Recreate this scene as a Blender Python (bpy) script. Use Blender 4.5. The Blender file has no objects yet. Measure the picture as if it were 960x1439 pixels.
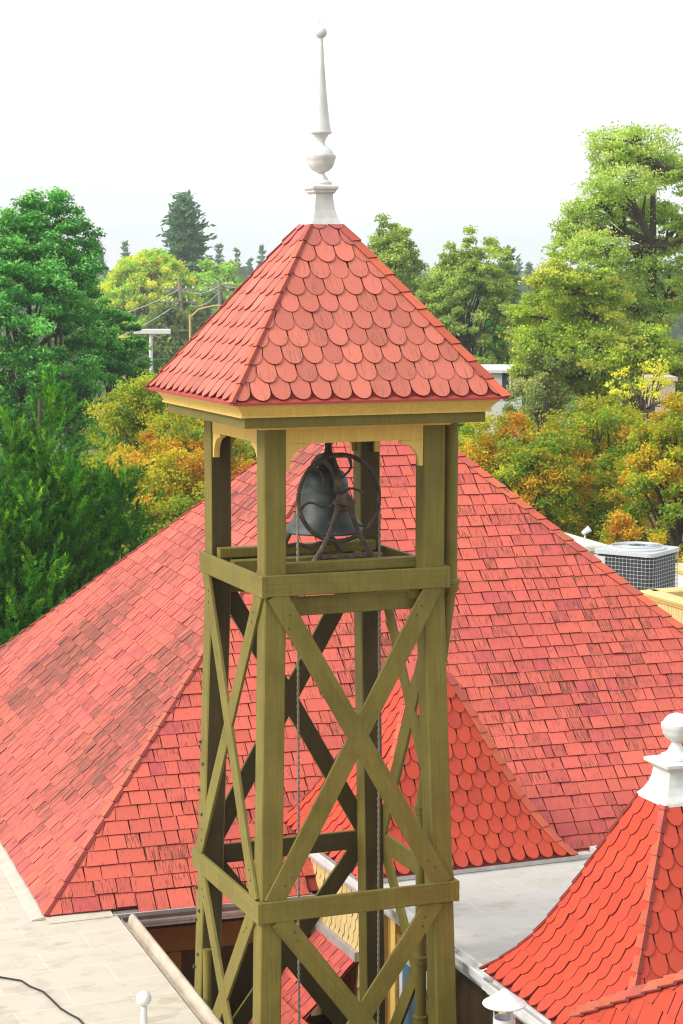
import bpy, math, random
random.seed(3)
import numpy as np
from mathutils import Vector

# ------------------------------------------------------------------ camera, sky, sun, exposure
R_ = math.radians
SC = bpy.context.scene
COL = SC.collection
CAM = np.array([-5.355, -14.012, 14.0])          # eye height 14 m: the picture is taken from an upper storey
PITCH, YAW, FPX = 6.766, 21.482, 2862.5
cam_d = bpy.data.cameras.new('camera')
cam = bpy.data.objects.new('camera', cam_d)
COL.objects.link(cam)
cam.location = CAM
cam.rotation_euler = (R_(90 - PITCH), 0, R_(-YAW))
cam_d.sensor_fit = 'VERTICAL'
cam_d.sensor_height = 36.0
cam_d.lens = FPX / 1439 * 36
cam_d.clip_end = 5000
SC.camera = cam

SUN_DIR = Vector((-0.76, -0.06, 0.66)).normalized()     # towards the sun, behind thin cloud on the left
world = bpy.data.worlds.new('World')
SC.world = world
world.use_nodes = True
wn, wl = world.node_tree.nodes, world.node_tree.links
bg = wn['Background']
sky = wn.new('ShaderNodeTexSky')
sky.sky_type = 'NISHITA'
sky.sun_disc = False
sky.sun_elevation = math.asin(SUN_DIR.z)
sky.sun_rotation = math.atan2(SUN_DIR.x, SUN_DIR.y)
sky.dust_density = 3.0
cl_n = wn.new('ShaderNodeTexNoise')
cl_n.inputs['Scale'].default_value = 2.2
cl_n.inputs['Detail'].default_value = 5
cl_t = wn.new('ShaderNodeTexCoord')
cl_m = wn.new('ShaderNodeMapping')
cl_m.inputs['Scale'].default_value = (1, 1, 3.5)
cl_r = wn.new('ShaderNodeValToRGB')
cl_r.color_ramp.elements[0].color = (3.62, 3.86, 3.95, 1)
cl_r.color_ramp.elements[1].color = (4.0, 4.12, 4.14, 1)
cl_r.color_ramp.elements[0].position = 0.3
cl_r.color_ramp.elements[1].position = 0.6
cl_x = wn.new('ShaderNodeMixRGB')
cl_x.inputs[0].default_value = 0.93
wl.new(cl_t.outputs['Generated'], cl_m.inputs['Vector'])
wl.new(cl_m.outputs[0], cl_n.inputs['Vector'])
wl.new(cl_n.outputs[0], cl_r.inputs[0])
wl.new(sky.outputs[0], cl_x.inputs[1])
wl.new(cl_r.outputs[0], cl_x.inputs[2])
wl.new(cl_x.outputs[0], bg.inputs['Color'])
bg.inputs['Strength'].default_value = 0.1

sun_d = bpy.data.lights.new('sun', 'SUN')
sun_d.energy = 1.3
sun_d.angle = R_(32)
sun_d.color = (1.0, 0.96, 0.90)
sun = bpy.data.objects.new('sun', sun_d)
COL.objects.link(sun)
sun.rotation_euler = SUN_DIR.to_track_quat('Z', 'Y').to_euler()

SC.view_settings.view_transform = 'Standard'
SC.view_settings.look = 'None'
SC.view_settings.exposure = 1.5
SC.view_settings.gamma = 1.0
SC.view_settings.use_curve_mapping = False
SC.cycles.max_bounces = 6
SC.cycles.filter_width = 1.15
SC.cycles.transparent_max_bounces = 4

# ------------------------------------------------------------------ helpers
rng = np.random.default_rng(11)
H = 14.0
_p, _y = R_(PITCH), R_(YAW)


def ray(u, v):
    xc, zc = (u - 480) / FPX, -(v - 719.5) / FPX
    f = np.array([xc, math.cos(_p) + zc * math.sin(_p), -math.sin(_p) + zc * math.cos(_p)])
    return np.array([f[0] * math.cos(_y) + f[1] * math.sin(_y), -f[0] * math.sin(_y) + f[1] * math.cos(_y), f[2]]), f[1]


def at(u, v, d):
    """the place seen towards photo pixel (u, v), d metres ahead of the camera"""
    r, y = ray(u, v)
    return CAM + r * (d / y)


def atz(u, v, z):
    r, _ = ray(u, v)
    return CAM + r * ((z - CAM[2]) / r[2])


def pix(P):
    d = np.asarray(P, float) - CAM
    x = d[..., 0] * math.cos(_y) - d[..., 1] * math.sin(_y)
    y = d[..., 0] * math.sin(_y) + d[..., 1] * math.cos(_y)
    z = d[..., 2]
    yc = y * math.cos(_p) - z * math.sin(_p)
    zc = y * math.sin(_p) + z * math.cos(_p)
    return np.stack([480 + FPX * x / yc, 719.5 - FPX * zc / yc], -1)


def base_of(o):
    while o.parent:
        o = o.parent
    return np.array(o.location)


def tag(o, label=None, cat=None, group=None, kind=None):
    if label: o['label'] = label
    if cat: o['category'] = cat
    if group: o['group'] = group
    if kind: o['kind'] = kind
    return o


def thing(name, label, cat, loc=(0, 0, 0), group=None):
    o = bpy.data.objects.new(name, None)
    o.empty_display_size = 0.2
    COL.objects.link(o)
    o.location = loc
    return tag(o, label, cat, group)


def link(name, me, parent=None, mat=None):
    o = bpy.data.objects.new(name, me)
    COL.objects.link(o)
    if parent is not None: o.parent = parent
    if mat is not None and not me.materials: me.materials.append(mat)
    return o


def mesh(name, verts, faces, mat, parent=None, uv=None, tint=None, smooth=False, edge=None):
    """verts in world coordinates; uv per vertex; tint one rgb or one per vertex"""
    V = np.asarray(verts, float)
    if parent is not None: V = V - base_of(parent)
    me = bpy.data.meshes.new(name)
    me.from_pydata(V.tolist(), [], faces)
    if uv is not None:
        lay = me.uv_layers.new(name='UVMap')
        li = np.empty(len(me.loops), np.int32)
        me.loops.foreach_get('vertex_index', li)
        lay.data.foreach_set('uv', np.asarray(uv, np.float32)[li].ravel())
    if tint is not None:
        at_ = me.attributes.new('tint', 'FLOAT_COLOR', 'POINT')
        t = np.ones((len(V), 4), np.float32)
        t[:, :3] = tint
        at_.data.foreach_set('color', t.ravel())
    if smooth:
        me.polygons.foreach_set('use_smooth', np.ones(len(me.polygons), bool))
    o = link(name, me, parent, mat)
    if edge is not None:
        me.materials.append(M['edge'])
        me.polygons.foreach_set('material_index', np.asarray(edge, np.int32))
    return o


class MB:
    def __init__(s):
        s.v, s.f, s.uv = [], [], []

    def add(s, V, F):
        n = len(s.v)
        s.v += [tuple(p) for p in V]
        s.f += [tuple(i + n for i in f) for f in F]
        return s

    def box(s, lo, hi):
        x0, y0, z0 = lo; x1, y1, z1 = hi
        V = [(x0, y0, z0), (x1, y0, z0), (x1, y1, z0), (x0, y1, z0), (x0, y0, z1), (x1, y0, z1), (x1, y1, z1), (x0, y1, z1)]
        return s.add(V, [(0, 3, 2, 1), (4, 5, 6, 7), (0, 1, 5, 4), (1, 2, 6, 5), (2, 3, 7, 6), (3, 0, 4, 7)])

    def beam(s, p, q, w, h, up=(0, 0, 1), c=0.006):
        """timber from p to q, w wide (across), h deep (along up), edges eased by c"""
        p, q, up = np.array(p, float), np.array(q, float), np.array(up, float)
        d = (q - p) / np.linalg.norm(q - p)
        x = np.cross(d, up); x /= np.linalg.norm(x)
        y = np.cross(x, d)
        a, b = w / 2, h / 2
        sec = [(-a + c, -b), (a - c, -b), (a, -b + c), (a, b - c), (a - c, b), (-a + c, b), (-a, b - c), (-a, -b + c)]
        V = [p + x * i + y * j for i, j in sec] + [q + x * i + y * j for i, j in sec]
        F = [(i, (i + 1) % 8, 8 + (i + 1) % 8, 8 + i) for i in range(8)] + [tuple(range(7, -1, -1)), tuple(range(8, 16))]
        L = float(np.linalg.norm(q - p)); o = random.uniform(0, 50)
        per = [0.0]
        for k in range(7): per.append(per[-1] + math.dist(sec[k], sec[k + 1]))
        s.uv += [(o + t, o) for t in per] + [(o + t, o + L) for t in per]
        return s.add(V, F)

    def tube(s, pts, rad, n=8, cap=True):
        pts = [np.array(p, float) for p in pts]
        rads = rad if hasattr(rad, '__len__') else [rad] * len(pts)
        V, F = [], []
        ref = None
        for i, p in enumerate(pts):
            d = pts[min(i + 1, len(pts) - 1)] - pts[max(i - 1, 0)]
            d = d / (np.linalg.norm(d) + 1e-12)
            if ref is None:
                ref = np.array([0, 0, 1.0]) if abs(d[2]) < 0.9 else np.array([1.0, 0, 0])
            x = ref - d * (ref @ d); x /= np.linalg.norm(x)
            ref = x
            y = np.cross(d, x)
            for k in range(n):
                t = 2 * math.pi * k / n
                V.append(p + rads[i] * (x * math.cos(t) + y * math.sin(t)))
        for i in range(len(pts) - 1):
            for k in range(n):
                a, b = i * n + k, i * n + (k + 1) % n
                F.append((a, b, b + n, a + n))
        if cap:
            F += [tuple(range(n - 1, -1, -1)), tuple(range((len(pts) - 1) * n, len(pts) * n))]
        return s.add(V, F)

    def lathe(s, prof, c, n=24, rot=0.0, sq=False):
        """prof: (radius, z) from bottom to top around vertical axis at c; sq = square section"""
        if sq: n, rot = 4, math.pi / 4
        k_ = math.sqrt(2) if sq else 1
        V, F = [], []
        for r, z in prof:
            for k in range(n):
                t = rot + 2 * math.pi * k / n
                V.append((c[0] + k_ * r * math.cos(t), c[1] + k_ * r * math.sin(t), c[2] + z))
        m = len(prof)
        for i in range(m - 1):
            for k in range(n):
                a, b = i * n + k, i * n + (k + 1) % n
                F.append((a, b, b + n, a + n))
        F += [tuple(range(n - 1, -1, -1)), tuple(range((m - 1) * n, m * n))]
        return s.add(V, F)

    def prism(s, poly, ax, t0, t1):
        """2-D polygon (ccw) extruded along axis ax ('x','y','z') from t0 to t1"""
        def P(a, b, t):
            return {'x': (t, a, b), 'y': (a, t, b), 'z': (a, b, t)}[ax]
        n = len(poly)
        V = [P(a, b, t0) for a, b in poly] + [P(a, b, t1) for a, b in poly]
        F = [(i, (i + 1) % n, n + (i + 1) % n, n + i) for i in range(n)] + [tuple(range(n - 1, -1, -1)), tuple(range(n, 2 * n))]
        return s.add(V, F)

    def sweep(s, poly, p, q):
        """2-D polygon (across, up) swept from p to q in plan; across points to the right of travel"""
        p, q = np.array(p, float), np.array(q, float)
        d = q - p; d[2] = 0; d /= np.linalg.norm(d)
        x = np.array([d[1], -d[0], 0]); y = np.array([0, 0, 1.0])
        n = len(poly)
        V = [p + x * a + y * b for a, b in poly] + [q + x * a + y * b for a, b in poly]
        F = [(i, (i + 1) % n, n + (i + 1) % n, n + i) for i in range(n)] + [tuple(range(n - 1, -1, -1)), tuple(range(n, 2 * n))]
        return s.add(V, F)

    def build(s, name, mat, parent=None, smooth=False, fix=True):
        o = mesh(name, s.v, s.f, mat, parent, smooth=False, uv=s.uv if len(s.uv) == len(s.v) else None)
        me = o.data
        if fix:
            import bmesh
            bm = bmesh.new(); bm.from_mesh(me)
            bmesh.ops.recalc_face_normals(bm, faces=bm.faces)
            bm.to_mesh(me); bm.free()
        if smooth:
            me.polygons.foreach_set('use_smooth', np.ones(len(me.polygons), bool))
            me.set_sharp_from_angle(angle=R_(35))
        return o


# ------------------------------------------------------------------ materials
def new_mat(name):
    m = bpy.data.materials.new(name)
    m.use_nodes = True
    return m, m.node_tree.nodes, m.node_tree.links, m.node_tree.nodes['Principled BSDF']


def noise(n, l, vec, scale, detail=4, rough=0.55):
    t = n.new('ShaderNodeTexNoise')
    t.inputs['Scale'].default_value = scale
    t.inputs['Detail'].default_value = detail
    t.inputs['Roughness'].default_value = rough
    if vec is not None: l.new(vec, t.inputs['Vector'])
    return t


def mapping(n, l, vec, scale):
    m = n.new('ShaderNodeMapping')
    m.inputs['Scale'].default_value = scale
    l.new(vec, m.inputs['Vector'])
    return m.outputs[0]


def ramp(n, l, fac, stops):
    r = n.new('ShaderNodeValToRGB')
    e = r.color_ramp.elements
    while len(e) < len(stops): e.new(0.5)
    for i, (p, c) in enumerate(stops):
        e[i].position = p
        e[i].color = (*c, 1) if hasattr(c, '__len__') else (c, c, c, 1)
    l.new(fac, r.inputs[0])
    return r.outputs[0]


def mix(n, l, fac, a, b, mode='MIX'):
    m = n.new('ShaderNodeMixRGB')
    m.blend_type = mode
    for i, x in ((0, fac), (1, a), (2, b)):
        if isinstance(x, (int, float)): m.inputs[i].default_value = x
        elif isinstance(x, tuple): m.inputs[i].default_value = (*x, 1)
        else: l.new(x, m.inputs[i])
    return m.outputs[0]


def bump(n, l, b, h, strength=0.3, dist=0.01):
    x = n.new('ShaderNodeBump')
    x.inputs['Strength'].default_value = strength
    x.inputs['Distance'].default_value = dist
    l.new(h, x.inputs['Height'])
    l.new(x.outputs[0], b.inputs['Normal'])


def paint(name, c, dirt=(0.1, 0.08, 0.04), amt=0.35, rough=0.55, scale=9.0, grain=(40, 40, 3), wear=None):
    m, n, l, b = new_mat(name)
    tc = n.new('ShaderNodeTexCoord')
    big = noise(n, l, tc.outputs['Object'], scale * 0.35, 5, 0.6)
    fine = noise(n, l, mapping(n, l, tc.outputs['Object'], grain), 1.0, 5, 0.6)
    f1 = ramp(n, l, big.outputs[0], [(0.42, 0.0), (0.75, 1.0)])
    lo = tuple(x * 0.70 for x in c)
    hi = tuple(min(1, x * 1.24) for x in c)
    col = mix(n, l, fine.outputs[0], lo, hi)
    k = n.new('ShaderNodeMath'); k.operation = 'MULTIPLY'; k.inputs[1].default_value = amt
    l.new(f1, k.inputs[0])
    col = mix(n, l, k.outputs[0], col, dirt)
    if wear:
        sp = noise(n, l, mapping(n, l, tc.outputs['Object'], (grain[0] * .35, grain[1] * .35, grain[2] * 1.5)), 2.2, 6, 0.7)
        f2 = ramp(n, l, sp.outputs[0], [(0.66, 0.0), (0.72, 1.0)])
        col = mix(n, l, f2, col, wear)
    uvn = n.new('ShaderNodeUVMap')
    gr = noise(n, l, mapping(n, l, uvn.outputs[0], (60, 1.3, 1)), 1.0, 6, 0.65)
    col = mix(n, l, 1.0, col, ramp(n, l, gr.outputs[0], [(0.28, 0.78), (0.5, 0.99), (0.74, 1.12)]), 'MULTIPLY')
    ck = noise(n, l, mapping(n, l, uvn.outputs[0], (120, 2.2, 1)), 1.0, 4, 0.8)
    col = mix(n, l, ramp(n, l, ck.outputs[0], [(0.69, 0.0), (0.74, 0.75)]), col, tuple(x * 0.22 for x in c))
    l.new(col, b.inputs['Base Color'])
    b.inputs['Roughness'].default_value = rough
    b.inputs['Specular IOR Level'].default_value = 0.3
    crk = noise(n, l, mapping(n, l, tc.outputs['Object'], tuple(g * 1.7 for g in grain)), 1.3, 6, 0.75)
    bump(n, l, b, mix(n, l, 0.5, fine.outputs[0], crk.outputs[0]), 0.6, 0.005)
    return m


def shingle_mat(name, c, purple, bare, wear_k=1.0):
    """painted wood shingles: tint.r pulls to purple, tint.g bares the wood in streaks, tint.b is brightness"""
    m, n, l, b = new_mat(name)
    uv = n.new('ShaderNodeUVMap')
    a = n.new('ShaderNodeAttribute'); a.attribute_name = 'tint'
    sp = n.new('ShaderNodeSeparateColor'); l.new(a.outputs['Color'], sp.inputs[0])
    streak = noise(n, l, mapping(n, l, uv.outputs[0], (95, 6, 1)), 1.0, 5, 0.62)
    blot = noise(n, l, mapping(n, l, uv.outputs[0], (14, 9, 1)), 1.0, 4, 0.6)
    fine = noise(n, l, mapping(n, l, uv.outputs[0], (300, 60, 1)), 1.0, 3, 0.6)
    col = mix(n, l, streak.outputs[0], tuple(x * 0.80 for x in c), tuple(min(1, x * 1.16) for x in c))
    pf = n.new('ShaderNodeMath'); pf.operation = 'MULTIPLY'
    l.new(sp.outputs[0], pf.inputs[0]); l.new(ramp(n, l, blot.outputs[0], [(0.3, 0.35), (0.7, 1.0)]), pf.inputs[1])
    col = mix(n, l, pf.outputs[0], col, purple)
    # bare streaks: more where tint.g is high
    hs = n.new('ShaderNodeMath'); hs.operation = 'MULTIPLY_ADD'; hs.inputs[1].default_value = 2.0; hs.inputs[2].default_value = -0.5
    l.new(streak.outputs[0], hs.inputs[0])
    ad = n.new('ShaderNodeMath'); ad.operation = 'MULTIPLY_ADD'
    l.new(sp.outputs[1], ad.inputs[0]); ad.inputs[1].default_value = 0.42 * wear_k; l.new(hs.outputs[0], ad.inputs[2])
    sub = n.new('ShaderNodeMath'); sub.operation = 'MULTIPLY_ADD'
    l.new(blot.outputs[0], sub.inputs[0]); sub.inputs[1].default_value = 0.30; l.new(ad.outputs[0], sub.inputs[2])
    wf = ramp(n, l, sub.outputs[0], [(0.90, 0.0), (1.12, 0.85)])
    col = mix(n, l, wf, col, bare)
    br = n.new('ShaderNodeMixRGB'); br.blend_type = 'MULTIPLY'; br.inputs[0].default_value = 1
    cb = n.new('ShaderNodeCombineColor')
    for i in range(3): l.new(sp.outputs[2], cb.inputs[i])
    l.new(col, br.inputs[1]); l.new(cb.outputs[0], br.inputs[2])
    l.new(br.outputs[0], b.inputs['Base Color'])
    b.inputs['Roughness'].default_value = 0.62
    b.inputs['Specular IOR Level'].default_value = 0.3
    h = mix(n, l, 0.5, streak.outputs[0], fine.outputs[0])
    bump(n, l, b, h, 0.5, 0.004)
    return m


def plain(name, c, rough=0.6, metal=0.0, var=0.12, scale=6.0, spec=0.5):
    m, n, l, b = new_mat(name)
    tc = n.new('ShaderNodeTexCoord')
    t = noise(n, l, tc.outputs['Object'], scale, 5, 0.6)
    l.new(mix(n, l, t.outputs[0], tuple(max(0, x * (1 - var * 1.6)) for x in c), tuple(min(1, x * (1 + var)) for x in c)), b.inputs['Base Color'])
    b.inputs['Roughness'].default_value = rough
    b.inputs['Metallic'].default_value = metal
    b.inputs['Specular IOR Level'].default_value = spec
    bump(n, l, b, t.outputs[0], 0.15, 0.01)
    return m


def leaf_mat(name, trans=0.42):
    m, n, l, b = new_mat(name)
    a = n.new('ShaderNodeAttribute'); a.attribute_name = 'tint'
    l.new(a.outputs['Color'], b.inputs['Base Color'])
    b.inputs['Roughness'].default_value = 0.6
    b.inputs['Specular IOR Level'].default_value = 0.25
    t = n.new('ShaderNodeBsdfTranslucent')
    l.new(mix(n, l, 1.0, a.outputs['Color'], (1.25, 1.2, 0.6), 'MULTIPLY'), t.inputs[0])
    mx = n.new('ShaderNodeMixShader'); mx.inputs[0].default_value = trans
    l.new(b.outputs[0], mx.inputs[1]); l.new(t.outputs[0], mx.inputs[2])
    l.new(mx.outputs[0], n['Material Output'].inputs['Surface'])
    return m


def flat_roof_mat(name, c, patch, seam):
    m, n, l, b = new_mat(name)
    tc = n.new('ShaderNodeTexCoord')
    v = tc.outputs['Object']
    br = n.new('ShaderNodeTexBrick')
    br.inputs['Scale'].default_value = 1.0
    br.inputs['Brick Width'].default_value = 0.92
    br.inputs['Row Height'].default_value = 0.42
    br.inputs['Mortar Size'].default_value = 0.012
    br.inputs['Mortar Smooth'].default_value = 0.8
    dist = noise(n, l, v, 3.0, 3)
    vm = n.new('ShaderNodeVectorMath'); vm.operation = 'MULTIPLY_ADD'
    l.new(dist.outputs['Color'], vm.inputs[0]); vm.inputs[1].default_value = (0.05, 0.05, 0); l.new(v, vm.inputs[2])
    l.new(vm.outputs[0], br.inputs['Vector'])
    vo = n.new('ShaderNodeTexVoronoi'); vo.inputs['Scale'].default_value = 5.0
    l.new(mapping(n, l, vm.outputs[0], (1, 1.7, 1)), vo.inputs['Vector'])
    nz = noise(n, l, v, 3.5, 8, 0.7)
    fz = noise(n, l, v, 60, 3, 0.6)
    sepc = n.new('ShaderNodeSeparateColor'); l.new(vo.outputs['Color'], sepc.inputs[0])
    pa = n.new('ShaderNodeMath'); pa.operation = 'MULTIPLY'
    l.new(ramp(n, l, sepc.outputs[0], [(0.3, 0.0), (0.9, 1.0)]), pa.inputs[0]); l.new(ramp(n, l, nz.outputs[0], [(0.4, 0.0), (0.7, 1.0)]), pa.inputs[1])
    col = mix(n, l, fz.outputs[0], tuple(x * 0.9 for x in c), tuple(min(1, x * 1.06) for x in c))
    col = mix(n, l, pa.outputs[0], col, patch)
    sm = n.new('ShaderNodeMath'); sm.operation = 'MULTIPLY'; sm.inputs[1].default_value = 0.45
    l.new(br.outputs['Fac'], sm.inputs[0])
    col = mix(n, l, sm.outputs[0], col, seam)
    l.new(col, b.inputs['Base Color'])
    b.inputs['Roughness'].default_value = 0.75
    bump(n, l, b, mix(n, l, 0.4, nz.outputs[0], fz.outputs[0]), 0.3, 0.01)
    return m


M = dict(
    inner_brown=paint('dark_brown_inner', (0.085, 0.064, 0.022), dirt=(0.05, 0.035, 0.012), amt=0.4),
    olive=paint('olive_paint', (0.212, 0.173, 0.036), dirt=(0.10, 0.075, 0.012), amt=0.5, wear=(0.34, 0.29, 0.06)),
    yellow=paint('yellow_paint', (0.95, 0.60, 0.155), dirt=(0.66, 0.38, 0.09), amt=0.3),
    cream=paint('cream_yellow_paint', (0.72, 0.56, 0.24), dirt=(0.5, 0.38, 0.16), amt=0.35),
    ochre=paint('ochre_paint', (0.40, 0.20, 0.05), dirt=(0.2, 0.1, 0.03), amt=0.4),
    brown=paint('dark_brown_paint_and_shade', (0.10, 0.065, 0.03), dirt=(0.05, 0.035, 0.02), amt=0.5),  # brown woodwork, and the painted-in shade of the court siding
    white=paint('white_paint', (0.77, 0.765, 0.745), dirt=(0.45, 0.42, 0.36), amt=0.5, rough=0.45, grain=(18, 18, 5)),
    white_worn=paint('weathered_white_paint', (0.78, 0.78, 0.76), dirt=(0.38, 0.36, 0.33), amt=0.6, rough=0.55, grain=(30, 3, 30), wear=(0.35, 0.33, 0.31)),
    beige=paint('beige_gutter_paint', (0.62, 0.54, 0.43), dirt=(0.30, 0.24, 0.17), amt=0.6, rough=0.5, grain=(30, 3, 30)),
    mauve=paint('grey_mauve_trim', (0.42, 0.38, 0.36), dirt=(0.2, 0.17, 0.15), amt=0.5),
    shingle_tower=shingle_mat('salmon_shingle', (0.60, 0.165, 0.112), (0.42, 0.115, 0.115), (0.32, 0.115, 0.07)),
    shingle_main=shingle_mat('red_shake', (0.63, 0.125, 0.083), (0.40, 0.062, 0.08), (0.12, 0.05, 0.032)),
    shingle_turret=shingle_mat('bright_red_shingle', (0.57, 0.070, 0.034), (0.40, 0.045, 0.05), (0.36, 0.08, 0.04), 0.7),
    edge=plain('dark_red_butt_edge', (0.24, 0.036, 0.026), 0.85, 0, 0.3, 30),
    red_trim=plain('red_trim', (0.42, 0.06, 0.045), 0.6),
    deck=plain('red_roof_felt', (0.26, 0.036, 0.027), 0.85),
    cap=shingle_mat('red_hip_cap', (0.60, 0.125, 0.065), (0.36, 0.06, 0.07), (0.26, 0.13, 0.06)),
    flat=flat_roof_mat('beige_membrane', (0.58, 0.525, 0.43), (0.42, 0.345, 0.25), (0.70, 0.65, 0.57)),
    flat_grey=flat_roof_mat('grey_membrane', (0.60, 0.59, 0.55), (0.50, 0.43, 0.34), (0.70, 0.69, 0.66)),
    flashing=plain('grey_flashing', (0.58, 0.57, 0.55), 0.5, 0.0, 0.25, 9),
    bronze=None, iron=None,
    rope=plain('hemp_rope', (0.33, 0.27, 0.21), 0.9, 0, 0.3, 120),
    galv=plain('white_galvanised', (0.74, 0.76, 0.78), 0.45, 0.1, 0.10, 25),
    black=plain('black_rubber', (0.02, 0.02, 0.022), 0.6),
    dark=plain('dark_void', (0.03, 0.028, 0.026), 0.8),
    glass_blue=plain('blue_blind_window', (0.12, 0.27, 0.36), 0.15),
    ac_white=plain('white_enamel', (0.50, 0.54, 0.56), 0.4, 0, 0.05),
    ac_dark=plain('condenser_fins', (0.035, 0.035, 0.038), 0.6),
    bark=plain('grey_bark', (0.11, 0.085, 0.065), 0.9, 0, 0.35, 8),
    wood_pole=plain('weathered_pole', (0.30, 0.24, 0.20), 0.85, 0, 0.25, 5),
    leaf=leaf_mat('leaves'),
    ground=plain('dry_grass_ground', (0.13, 0.12, 0.06), 0.95, 0, 0.4, 0.15),
    asphalt=plain('asphalt', (0.06, 0.06, 0.062), 0.9, 0, 0.2, 0.6),
    stucco=plain('white_stucco', (0.75, 0.74, 0.72), 0.8, 0, 0.05),
    pink_stucco=plain('pinkish_stucco', (0.62, 0.47, 0.40), 0.8, 0, 0.08),
    glass=plain('window_glass', (0.06, 0.07, 0.08), 0.1),
    car=plain('silver_car_paint', (0.45, 0.50, 0.52), 0.3, 0.3),
    street_yellow=plain('yellow_street_post', (0.62, 0.42, 0.16), 0.5),
)


def bronze_mat():
    m, n, l, b = new_mat('verdigris_bronze')
    tc = n.new('ShaderNodeTexCoord')
    a = noise(n, l, mapping(n, l, tc.outputs['Object'], (3, 3, 7)), 2.0, 7, 0.65)
    l.new(ramp(n, l, a.outputs[0], [(0.3, (0.04, 0.048, 0.045)), (0.55, (0.085, 0.10, 0.092)), (0.8, (0.15, 0.175, 0.15))]), b.inputs['Base Color'])
    b.inputs['Metallic'].default_value = 0.25
    b.inputs['Roughness'].default_value = 0.5
    bump(n, l, b, a.outputs[0], 0.3, 0.01)
    return m


def iron_mat():
    m, n, l, b = new_mat('rusted_cast_iron')
    tc = n.new('ShaderNodeTexCoord')
    a = noise(n, l, tc.outputs['Object'], 14, 7, 0.7)
    l.new(ramp(n, l, a.outputs[0], [(0.3, (0.03, 0.024, 0.02)), (0.52, (0.085, 0.06, 0.045)), (0.66, (0.20, 0.12, 0.06)), (0.8, (0.30, 0.24, 0.17))]), b.inputs['Base Color'])
    b.inputs['Roughness'].default_value = 0.65
    bump(n, l, b, a.outputs[0], 0.6, 0.008)
    return m


M['bronze'], M['iron'] = bronze_mat(), iron_mat()

# ------------------------------------------------------------------ shingled roofs
class Face:
    """one sloping roof side: profile (run from centre, z) bottom to top, outward direction d in plan"""
    def __init__(s, c, d, prof, hw=None):
        s.hw = hw
        s.c, s.d = np.array([c[0], c[1], 0.0]), np.array([d[0], d[1], 0.0])
        s.t = np.array([-d[1], d[0], 0.0])
        pr = np.array(prof, float)
        seg = np.linalg.norm(np.diff(pr, axis=0), axis=1)
        s.s = np.concatenate([[0], np.cumsum(seg)])
        s.pr = pr
        dn = np.diff(pr, axis=0) / seg[:, None]
        nm = np.stack([dn[:, 1], -dn[:, 0]], 1)
        s.sm = (s.s[1:] + s.s[:-1]) / 2
        s.nm = nm
        s.L = s.s[-1]
        s.s0 = dn[0]

    def rz(s, v):
        v = np.asarray(v, float)
        r = np.interp(v, s.s, s.pr[:, 0]); z = np.interp(v, s.s, s.pr[:, 1])
        lo = np.minimum(v, 0)
        return r + s.s0[0] * lo, z + s.s0[1] * lo

    def W(s, v):
        r = s.rz(v)[0]
        return r if s.hw is None else np.full_like(r, s.hw)

    def nrm(s, v):
        a = np.interp(v, s.sm, s.nm[:, 0]); b = np.interp(v, s.sm, s.nm[:, 1])
        k = np.sqrt(a * a + b * b)
        return a / k, b / k

    def P(s, u, v, w):
        r, z = s.rz(v)
        a, b = s.nrm(v)
        return s.c + (r + a * w)[:, None] * s.d + np.asarray(u)[:, None] * s.t + (z + b * w)[:, None] * np.array([0, 0, 1.0])


def shingle_piece(fc, u0, u1, v0, expo, style, th, slab, tint, skew=0.0, marg=0.004, lift=0.0):
    Ls = expo * (1.65 if style == 'scale' else 1.35)
    w = u1 - u0
    if style == 'scale':
        n = 8
        rad = min(w * 0.60, expo * 0.78)
        arc = [(u0 + w * 0.5 * (1 - math.cos(math.pi * i / n)), v0 + rad * (1 - math.sin(math.pi * i / n))) for i in range(n + 1)]
        pts = [(u0, v0 + Ls)] + arc + [(u1, v0 + Ls)]
        nb = len(pts)
    else:
        j = skew * w
        um = (u0 + u1) / 2
        pts = [(u0, v0 + Ls), (u0, v0 - j * .5), (um, v0 + lift * .2), (u1, v0 + j * .5), (u1, v0 + Ls)]
        nb = len(pts)
    pts = np.array(pts)
    u, v = pts[:, 0] + skew * (pts[:, 1] - v0), np.minimum(pts[:, 1], fc.L)
    R = fc.W(v) - marg
    uc = np.clip(u, -R, R)
    if (uc.max() - uc.min()) < 0.02: return None
    if np.ptp(v) < 0.02: return None
    off = th * (1 - (v - v0) / (2.3 * expo)) + lift * np.clip(1 - (v - v0) / expo, 0, 1)
    top = fc.P(uc, v, off)
    bot = fc.P(uc, v, off - slab)
    V = np.concatenate([top, bot])
    F = [tuple(range(nb))] + [(i, i + nb, i + 1 + nb, i + 1) for i in range(nb - 1)]
    o = rng.uniform(0, 40, 2)
    UV = np.stack([np.concatenate([uc, uc]) + o[0], np.concatenate([v, v]) + o[1]], 1)
    UV[nb:, 1] -= slab
    return dict(V=V, F=F, E=[0] + [1] * (nb - 1), UV=UV, T=tint, c=top.mean(0), n=fc.P(np.array([0.]), np.array([v0]), np.array([1.]))[0] - fc.P(np.array([0.]), np.array([v0]), np.array([0.]))[0],
                area=(uc.max() - uc.min()) * expo)


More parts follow.
